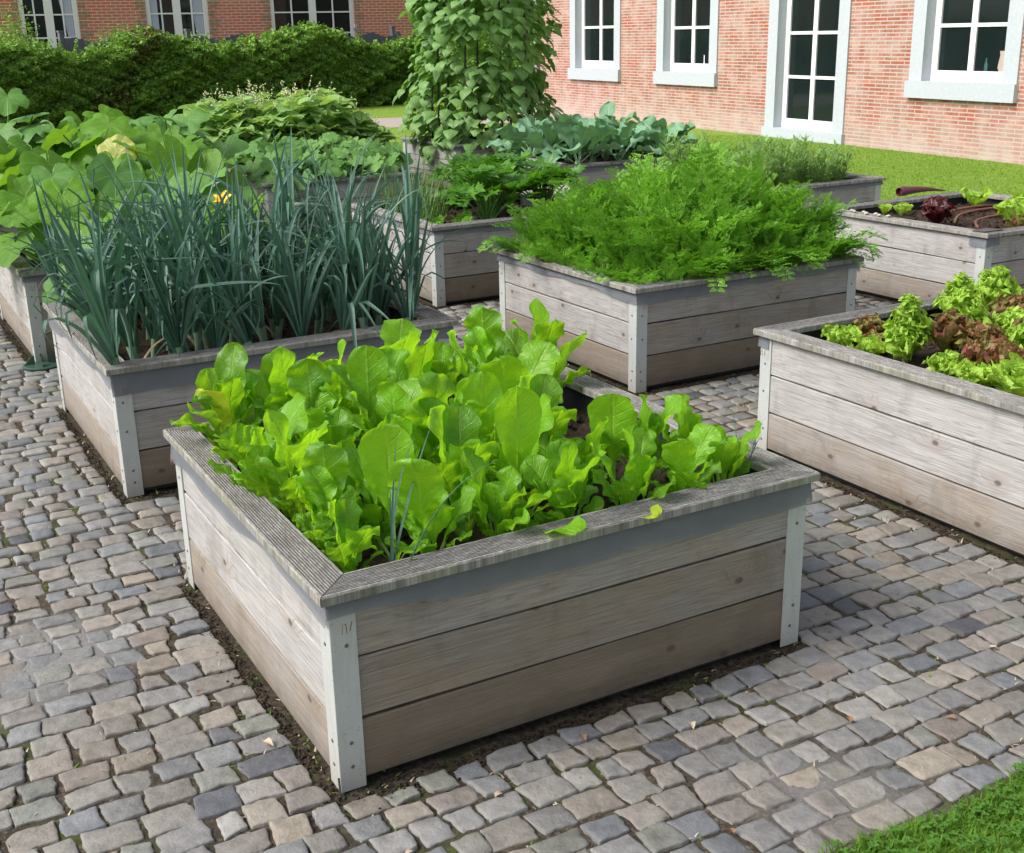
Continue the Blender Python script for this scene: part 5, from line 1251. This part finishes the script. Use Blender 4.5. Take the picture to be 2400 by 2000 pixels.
# ------------------------------------------------------------------ red brick cottage behind the hedge
def cottage():
    P0 = np.array([-14.6, 29.75, 0]); rz = math.radians(29.1)
    root = empty('brick_cottage', P0, rz); tag(root, 'darker red brick cottage with white windows behind the hedge', 'cottage')
    e1 = np.array([math.cos(rz), math.sin(rz), 0]); nn = np.array([-math.sin(rz), math.cos(rz), 0])
    def s_at(px):   # position along the wall seen at a picture column, used to set window widths
        dd = np.array(ff) + np.array(rr) * (px - 1200) / CF + np.array(uu) * 945 / CF
        d = dd[:2]; A_ = np.array([[d[0], -e1[0]], [d[1], -e1[1]]]); return np.linalg.solve(A_, P0[:2])[1]
    SE = s_at(967)
    wins = [(s_at(48), s_at(186), 1.42), (s_at(345), s_at(490), 1.2), (s_at(636), s_at(832), 1.30)]
    mb = MB()
    def face(x0, x1, z0, z1):
        P = [(x0, 0, z0), (x1, 0, z0), (x1, 0, z1), (x0, 0, z1)]; mb.add(P, [[0, 1, 2, 3]], [(a, c, 0) for a, b, c in P])
    cur = -3
    for a, b, z in wins: face(cur, a, -.1, 5.5); face(a, b, -.1, z); face(a, b, 3.0, 5.5); cur = b
    face(cur, SE, -.1, 5.5)
    P = [(SE, 0, -.1), (SE, 6, -.1), (SE, 6, 5.5), (SE, 0, 5.5)]; mb.add(P, [[0, 1, 2, 3]], [(b, c, 0) for a, b, c in P])
    mb.build('wall', M['brick2'], root, smooth_=False)
    mb = MB(); mb.add([(-3.3, -.4, 5.45), (SE + .3, -.4, 5.45), (SE + .3, 3, 8), (-3.3, 3, 8), (-3.3, 6.4, 5.45), (SE + .3, 6.4, 5.45)], [[0, 1, 2, 3], [3, 2, 5, 4]]); mb.build('roof', simple('red_roof_tile', (.22, .09, .06), .7), root, smooth_=False)
    curt = simple('pale_curtain', (.42, .45, .55), .9)
    for k, (a, b, z) in enumerate(wins):
        fr = MB(); y0, y1 = .04, .10; st = .12; c = (a + b) / 2
        fr.box((a, y0, z), (a + st, y1, 3)); fr.box((b - st, y0, z), (b, y1, 3)); fr.box((a + st, y0, z), (b - st, y1, z + .13)); fr.box((a + st, y0, 2.9), (b - st, y1, 3)); fr.box((c - .1, y0 - .01, z + .13), (c + .1, y1, 2.9))
        for q in (0, 1):
            xa, xb = (a + st, c - .1) if q == 0 else (c + .1, b - st); m_ = (xa + xb) / 2
            fr.box((m_ - .018, y0 + .01, z + .13), (m_ + .018, y1, 2.9))
            for zz in (1.85, 2.4):
                fr.box((xa, y0 + .012, zz - .018), (m_ - .018, y1, zz + .018)); fr.box((m_ + .018, y0 + .012, zz - .018), (xb, y1, zz + .018))
        w = fr.build('window', whitef, root, smooth_=False)
        gl = MB(); gl.box((a + st, y0 + .04, z + .1), (b - st, y0 + .045, 2.95)); gl.build('pane', M['glass'], w, smooth_=False)
        sl_ = MB(); sl_.box((a - .08, -.06, z - .12), (b + .08, .10, z - .002)); sl_.build('sill', bluestone, w, smooth_=False)
        if k < 2:
            for (xa, xb, sg) in ((b - st - .32, b - st - .01, 1),) + (((a + st + .01, a + st + .2, -1),) if k == 1 else ()):
                cu = MB(); n = 14; zz = np.linspace(z + .15, 2.88, 10); xs = np.linspace(0, 1, n); P = np.zeros((10, n, 3))
                for i, zv in enumerate(zz):
                    pinch = .35 + .65 * abs((zv - z) / 1.4 - .05) if sg == 1 else 1
                    P[i, :, 0] = (xb - (xb - xa) * min(1, pinch) * (1 - xs)); P[i, :, 1] = y0 + .034 + .004 * np.sin(xs * 25); P[i, :, 2] = zv
                cu.grid(P); cu.build('curtain', curt, w)
    # quoins of yellowish bricks beside the openings
    qm = brick_mat('ochre_quoin_brick', (.30, .20, .11), (.24, .16, .10), (.42, .36, .28), .24, .075, .01, 0, .4)
    for k, (a, b, z) in enumerate(wins):
        for side, x in ((-1, a), (1, b)):
            mb = MB()
            for i in range(14):
                z0 = z + i * .225; z1 = z0 + .15; wd = .16 if i % 2 else .26
                x0, x1 = (x - wd, x) if side < 0 else (x, x + wd)
                if z1 < 4.2:
                    P = [(x0, -.012, z0), (x1, -.012, z0), (x1, -.012, z1), (x0, -.012, z1)]
                    mb.add(P + [(p[0], 0, p[2]) for p in P], [[0, 1, 2, 3], [0, 4, 5, 1], [1, 5, 6, 2], [2, 6, 7, 3], [3, 7, 4, 0]], [(p[0], p[2], 0) for p in P] * 2)
            mb.build('quoin', qm, root, smooth_=False)
    def wp(s, d, z): return P0 + e1 * s + nn * d + ZX * z
    return wp, wins, s_at, rz
wp, cw, s_at, crz = cottage()
# flower box under the first cottage window
mb = MB(); mb.box((-.45, -.1, 0), (.45, .1, .16)); fb = mb.build('flower_box', simple('grey_planter', (.30, .31, .34), .7), smooth_=False)
place(fb, wp((cw[0][0] + cw[0][1]) / 2 + .55, -.18, 1.36), 'grey flower box on the sill of the cottage window above the marrows', 'flower box', rz=crz)
mb = MB(); mf = MB(); r = random.Random(4)
for k in range(260):
    p = np.array([r.uniform(-.48, .48), r.uniform(-.12, .12), r.uniform(.0, .22)])
    strip_leaf(mb if r.random() < .6 else mf, p, r.uniform(0, 6), r.uniform(0, 1.2), .06, .035, 'ovate', nu=4, nv=3, pet=0, bend=.5, r=r)
go = mb.build('white_geranium_bush', M['herb']); mf.build('blossoms', M['white'], go)
o = place(go, wp((cw[0][0] + cw[0][1]) / 2 + .55, -.18, 1.52), 'white flowering plant in the grey flower box on the cottage sill', 'plant', rz=crz)
# lamp on the cottage wall
mb = MB(); mb.box((-.04, -.02, -.05), (.04, 0, .10)); mb.tube([(0, -.02, .06), (0, -.14, .06), (0, -.16, .02)], .012, 6); 
th = np.linspace(0, PI, 7)
mb.grid(np.array([[(.085 * math.sin(t) * math.cos(a), -.16 + .085 * math.sin(t) * math.sin(a), -.06 + .085 * math.cos(t)) for a in np.linspace(0, 2 * PI, 12, endpoint=False)] for t in th]), closed=True)
place(mb.build('wall_lamp', simple('dark_lamp', (.10, .11, .13), .3)), wp(s_at(562), -.005, 1.80), 'dark round wall lamp on the red brick between two cottage windows', 'wall lamp', rz=crz)

# ------------------------------------------------------------------ grey board fence behind the hedge
fm = simple('grey_fence_board', (.13, .14, .16), .8, var=.3, scale=12, bump=.3)
HB0 = np.array([-14.5, 21.6, 0]); HB1 = np.array([-2.30, 33.5, 0]); HD = (HB1 - HB0); HL = np.linalg.norm(HD); HD /= HL; HN = np.array([-HD[1], HD[0], 0])
fr = empty('board_fence', HB0 + HD * 7.8 + HN * 1.45, math.atan2(HD[1], HD[0])); tag(fr, 'dark grey board fence showing above the hedge before the cottage', 'fence')
x = 0; k = 0; fbm = MB()
while x < HL - 7.3:
    wd = .14; h = 1.78 + .06 * math.sin(k * .9); fbm.box((x, 0, .05), (x + wd, .022, h)); x += wd + .012; k += 1
fbm.build('boards', fm, fr, smooth_=False)
for i in range(4):
    pb = MB(); pb.box((-.05, .03, 0), (.05, .13, 1.95)); pb.box((-.065, .015, 1.95), (.065, .145, 1.99)); q = pb.build('post', fm, fr, smooth_=False); q.location = (.1 + i * (HL - 7.5) / 3, 0, 0)
# small metal ornament on the fence end
mb = MB(); r = random.Random(1)
for a in (.6, 1.4, 2.0, 2.6): mb.tube([(0, 0, 0), (.09 * math.cos(a), 0, .09 * math.sin(a)), (.13 * math.cos(a), 0, .2 * math.sin(a)), (.05 * math.cos(a), 0, .16 * math.sin(a))], .012, 6)
mb.tube([(0, 0, -.12), (0, 0, .12)], .012, 6)
place(mb.build('garden_ornament', simple('grey_metal_ornament', (.32, .30, .32), .4, .5)), HB0 + HD * (HL - .9) + HN * 1.46 + ZX * 1.86, 'small looped metal ornament on top of the grey fence', 'ornament', rz=math.atan2(HD[1], HD[0]))

# ------------------------------------------------------------------ hedge and background greenery
def leaf_cloud(P, size, r, aspect=.6):
    """many small pointed quads; returns V, F, tint"""
    n = len(P); a = r.normal(size=(n, 3)); a[:, 2] *= .6; a /= np.linalg.norm(a, axis=1)[:, None]
    b = np.cross(a, r.normal(size=(n, 3))); b /= np.linalg.norm(b, axis=1)[:, None]; c = np.cross(a, b)
    s_ = (size * r.uniform(.6, 1.3, n))[:, None]
    V = np.stack([P - a * s_ * .5, P + b * s_ * aspect * .5 + c * s_ * .08, P + a * s_ * .5, P - b * s_ * aspect * .5 + c * s_ * .08], 1).reshape(-1, 3)
    return V, np.arange(4 * n).reshape(-1, 4)
def hedge():
    r = np.random.default_rng(55); mb = MB()
    n = 110000
    s_ = r.uniform(-.2, HL + .1, n); clump = vnoise(61, 10, 2.0, 7.0); cl2 = vnoise(62, 8, .5, 2.0); cl3 = vnoise(63, 12, 6, 16)
    top = 1.58 + .16 * cl2(s_, s_ * 0) + .10 * cl3(s_, 0 * s_)
    top = top + .28 * np.exp(-((s_ - 9.2) / .7) ** 2) + .10 * np.exp(-((s_ - 14.6) / 1.3) ** 2)
    z = r.random(n) ** .8 * top
    bulge = .10 + .14 * clump(s_, z * 1.6) + .09 * cl3(s_, z * 2.2)
    depth = -bulge + np.abs(r.normal(0, .07, n))
    ontop = r.random(n) < .12; depth = np.where(ontop, r.uniform(0, .7, n), depth); z = np.where(ontop, top + r.normal(0, .05, n), z)
    P = HB0 + HD * s_[:, None] + HN * depth[:, None] + ZX * z[:, None]
    ok = in_view(P, 900); P = P[ok]; s2 = s_[ok]; z2 = z[ok]
    V, F = leaf_cloud(P, .085, r, .75)
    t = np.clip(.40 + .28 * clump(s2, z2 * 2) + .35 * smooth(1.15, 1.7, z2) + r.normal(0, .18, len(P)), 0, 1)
    red = (cl2(s2 * 1.7, z2 * 1.3) > .9) & (r.random(len(P)) < .5)
    m = ~red
    Vq = V.reshape(-1, 4, 3)
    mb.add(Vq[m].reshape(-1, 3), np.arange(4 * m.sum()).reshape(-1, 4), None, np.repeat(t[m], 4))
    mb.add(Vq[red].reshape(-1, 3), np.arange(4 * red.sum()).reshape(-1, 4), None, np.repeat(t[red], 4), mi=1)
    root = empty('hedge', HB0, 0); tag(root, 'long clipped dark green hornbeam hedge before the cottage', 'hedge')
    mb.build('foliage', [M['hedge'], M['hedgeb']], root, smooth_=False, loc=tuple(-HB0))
    sp_ = MB(); R_ = random.Random(9)
    for k in range(420):
        s0 = R_.uniform(0, HL); tp = 1.58 + .13 * float(cl2(np.array(s0), np.array(0.))); b = HB0 + HD * s0 + HN * R_.uniform(-.12, .35) + ZX * (tp if R_.random() < .7 else R_.uniform(.4, tp))
        e = HN * R_.uniform(-.25, .05) + HD * R_.uniform(-.12, .12) + ZX * R_.uniform(.05, .32)
        pts = b + e * np.linspace(0, 1, 9)[:, None]; pts = pts + np.array([[R_.uniform(-.03, .03) for _ in range(3)] for _ in range(9)])
        V, F = leaf_cloud(pts, .085, r, .75); sp_.add(V, F, None, min(1, .6 + .5 * R_.random()))
    sp_.build('shoots', M['hedge'], root, smooth_=False, loc=tuple(-HB0))
    tw = MB(); R_ = random.Random(3)
    for k in range(60):
        s0 = k * HL / 60; p = HD * s0 + HN * .35
        for q in range(5):
            e = HD * R_.uniform(-.2, .2) + HN * R_.uniform(-.25, .25) + ZX * R_.uniform(1.0, 1.5); tw.tube([p, p + e * .5 + HD * .03, p + e], [.018, .01, .005], 4)
    tw.build('stems', simple('hedge_bark', (.06, .045, .03), .9), root)
    # inner mass of shaded leaves so the hedge is not see-through
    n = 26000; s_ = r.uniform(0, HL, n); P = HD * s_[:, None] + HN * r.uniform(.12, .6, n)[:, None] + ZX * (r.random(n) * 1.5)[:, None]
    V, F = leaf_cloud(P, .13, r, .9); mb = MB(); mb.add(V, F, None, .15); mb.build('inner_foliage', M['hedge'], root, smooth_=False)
hedge()
def shrub(loc, rx, ry, h, n, size, lab, mats, cat='shrub', name='shrub', seed=0, tr=.03, flat=1.0, tint=.55):
    r = np.random.default_rng(seed); root = empty(name, loc, 0); tag(root, lab, cat)
    mb = MB(); cs = r.normal(size=(16, 3)); cs /= np.linalg.norm(cs, axis=1)[:, None]; cs *= r.uniform(.35, .75, (16, 1)); cs[:, 2] = np.abs(cs[:, 2]) * .9
    k = r.integers(0, 16, n); d = r.normal(size=(n, 3)); d /= np.linalg.norm(d, axis=1)[:, None]
    P = cs[k] + d * (r.uniform(.15, .42, n) ** .7)[:, None]
    P = P * np.array([rx, ry, h * .62]) + np.array([0, 0, h * .33]); ok = P[:, 2] > .02; P = P[ok]; k = k[ok]
    V, F = leaf_cloud(P, size, r); t = np.clip(tint + (k % 5 - 2) * .08 + r.normal(0, .15, len(P)), 0, 1)
    mb.add(V, F, None, np.repeat(t, 4)); mb.build('crown', mats, root, smooth_=False)
    tb = MB(); R_ = random.Random(seed)
    for q in range(7):
        a = q * .9; tb.tube([(0, 0, 0), (.12 * rx * math.cos(a), .12 * ry * math.sin(a), h * .35), (.6 * rx * math.cos(a), .6 * ry * math.sin(a), h * .75)], [tr, tr * .7, tr * .25], 6)
    tb.build('trunk', simple(name + '_bark', (.07, .05, .035), .9), root)
    return root
def hb_at(px, back): 
    dd = np.array(ff) + np.array(rr) * (px - 1200) / CF + np.array(uu) * 925 / CF; d = dd[:2]; o = HB0[:2] + HN[:2] * back
    A_ = np.array([[d[0], -HD[0]], [d[1], -HD[1]]]); t = np.linalg.solve(A_, o)[1]; return HB0 + HN * back + HD * t
p = hb_at(20, 1.2); shrub(p, 1.0, .8, 2.6, 9000, .07, 'tall dark shrub beside the first cottage window', M['hedge'], seed=1)
p = hb_at(285, 1.1); shrub(p, .95, .7, 2.35, 7000, .055, 'loose pale feathery shrub rising above the hedge between two cottage windows', M['herb'], seed=2, tint=.1)
p = hb_at(410, .9); shrub(p, .75, .6, 1.95, 7000, .055, 'rounded bright green shrub under the middle cottage window', M['hedge'], seed=3, tint=.85)
p = hb_at(740, .9); shrub(p, .6, .5, 1.80, 4000, .055, 'light green shrub under the cottage window nearest the bean tower', M['hedge'], seed=4, tint=.9)
# tall trees closing the view between the two houses, and the gardens around them
tl = [((.2, 40.5), 3.6, 7.5, 'tall dark tree in the gap between cottage and brick house'), ((-2.4, 44), 3.8, 8, 'second tall tree behind the cottage end'), ((3.2, 43), 3.2, 7, 'tree half hidden behind the brick house corner')]
for k, ((x_, y_), rx, h_, lab) in enumerate(tl):
    shrub((x_, y_, 0), rx, rx, h_, 16000, .20, lab, M['hedge'], 'tree', 'tree', seed=20 + k, tr=.2)
# a low hedge on the near side of the tower gap, running to the brick house
def hedge2():
    r = np.random.default_rng(57); A_ = np.array([-2.2, 33.9, 0]); B_ = np.array([1.2, 31.0, 0]); n = 26000
    s_ = r.random(n); P = (B_ - A_) * s_[:, None] + np.stack([0 * s_, r.uniform(-.35, .35, n), r.random(n) * 1.9], -1); V, F = leaf_cloud(P, .09, r)
    mb = MB(); mb.add(V, F, None, np.repeat(np.clip(r.normal(.4, .2, n), 0, 1), 4)); root = empty('hedge', A_); tag(root, 'short dark hedge glimpsed behind the bean tower, next to the brick house', 'hedge')
    mb.build('foliage', M['hedge'], root, smooth_=False)
hedge2()
# trees on the camera's side of the garden, out of frame, reflected in the panes
for k, (x_, y_) in enumerate(((-16, -6), (-22, 3), (-9, -12))):
    shrub((x_, y_, 0), 3.6, 3.6, 7.5, 5000, .4, ['garden tree across the lawn facing the brick house', 'garden tree at the far end of the lawn facing the brick house', 'garden tree behind the viewpoint'][k], M['hedge'], 'tree', 'tree', seed=30 + k, tr=.2)

# ------------------------------------------------------------------ light
SUN_AZ = math.atan2(-.34, -.94)   # direction towards the sun, from +X counter-clockwise
SUN_EL = math.radians(44)
sd = Vector((math.cos(SUN_AZ) * math.cos(SUN_EL), math.sin(SUN_AZ) * math.cos(SUN_EL), math.sin(SUN_EL)))
sl_ = bpy.data.lights.new('sun', 'SUN'); so = bpy.data.objects.new('sun', sl_); C.objects.link(so)
sl_.energy = 1.95; sl_.angle = math.radians(26); sl_.color = (1, .965, .915)
so.rotation_euler = sd.to_track_quat('Z', 'Y').to_euler()
wd_ = bpy.data.worlds.new('World'); sc.world = wd_; wd_.use_nodes = True
nt = wd_.node_tree; nt.nodes.clear()
sky = nt.nodes.new('ShaderNodeTexSky'); sky.sky_type = 'NISHITA'; sky.sun_disc = False; sky.sun_elevation = SUN_EL; sky.sun_rotation = PI / 2 - SUN_AZ
sky.dust_density = 3.0; sky.air_density = 1.0; sky.ozone_density = 1.0
bg = nt.nodes.new('ShaderNodeBackground'); bg.inputs[1].default_value = .15; ou = nt.nodes.new('ShaderNodeOutputWorld')
hz = nt.nodes.new('ShaderNodeRGBToBW'); nt.links.new(sky.outputs[0], hz.inputs[0])
mxs = nt.nodes.new('ShaderNodeMix'); mxs.data_type = 'RGBA'; mxs.inputs[0].default_value = .62      # thin white cloud over the blue
nt.links.new(sky.outputs[0], mxs.inputs[6]); nt.links.new(hz.outputs[0], mxs.inputs[7]); nt.links.new(mxs.outputs[2], bg.inputs[0]); nt.links.new(bg.outputs[0], ou.inputs[0])
sc.view_settings.view_transform = 'Standard'; sc.view_settings.look = 'None'; sc.view_settings.gamma = 1; sc.view_settings.exposure = 0.82
sc.cycles.use_denoising = True
sc.cycles.max_bounces = 7; sc.cycles.diffuse_bounces = 3; sc.cycles.glossy_bounces = 2; sc.cycles.transmission_bounces = 3; sc.cycles.transparent_max_bounces = 8
print('verts', sum(len(o.data.vertices) for o in sc.objects if o.type == 'MESH'), 'objects', len(sc.objects))
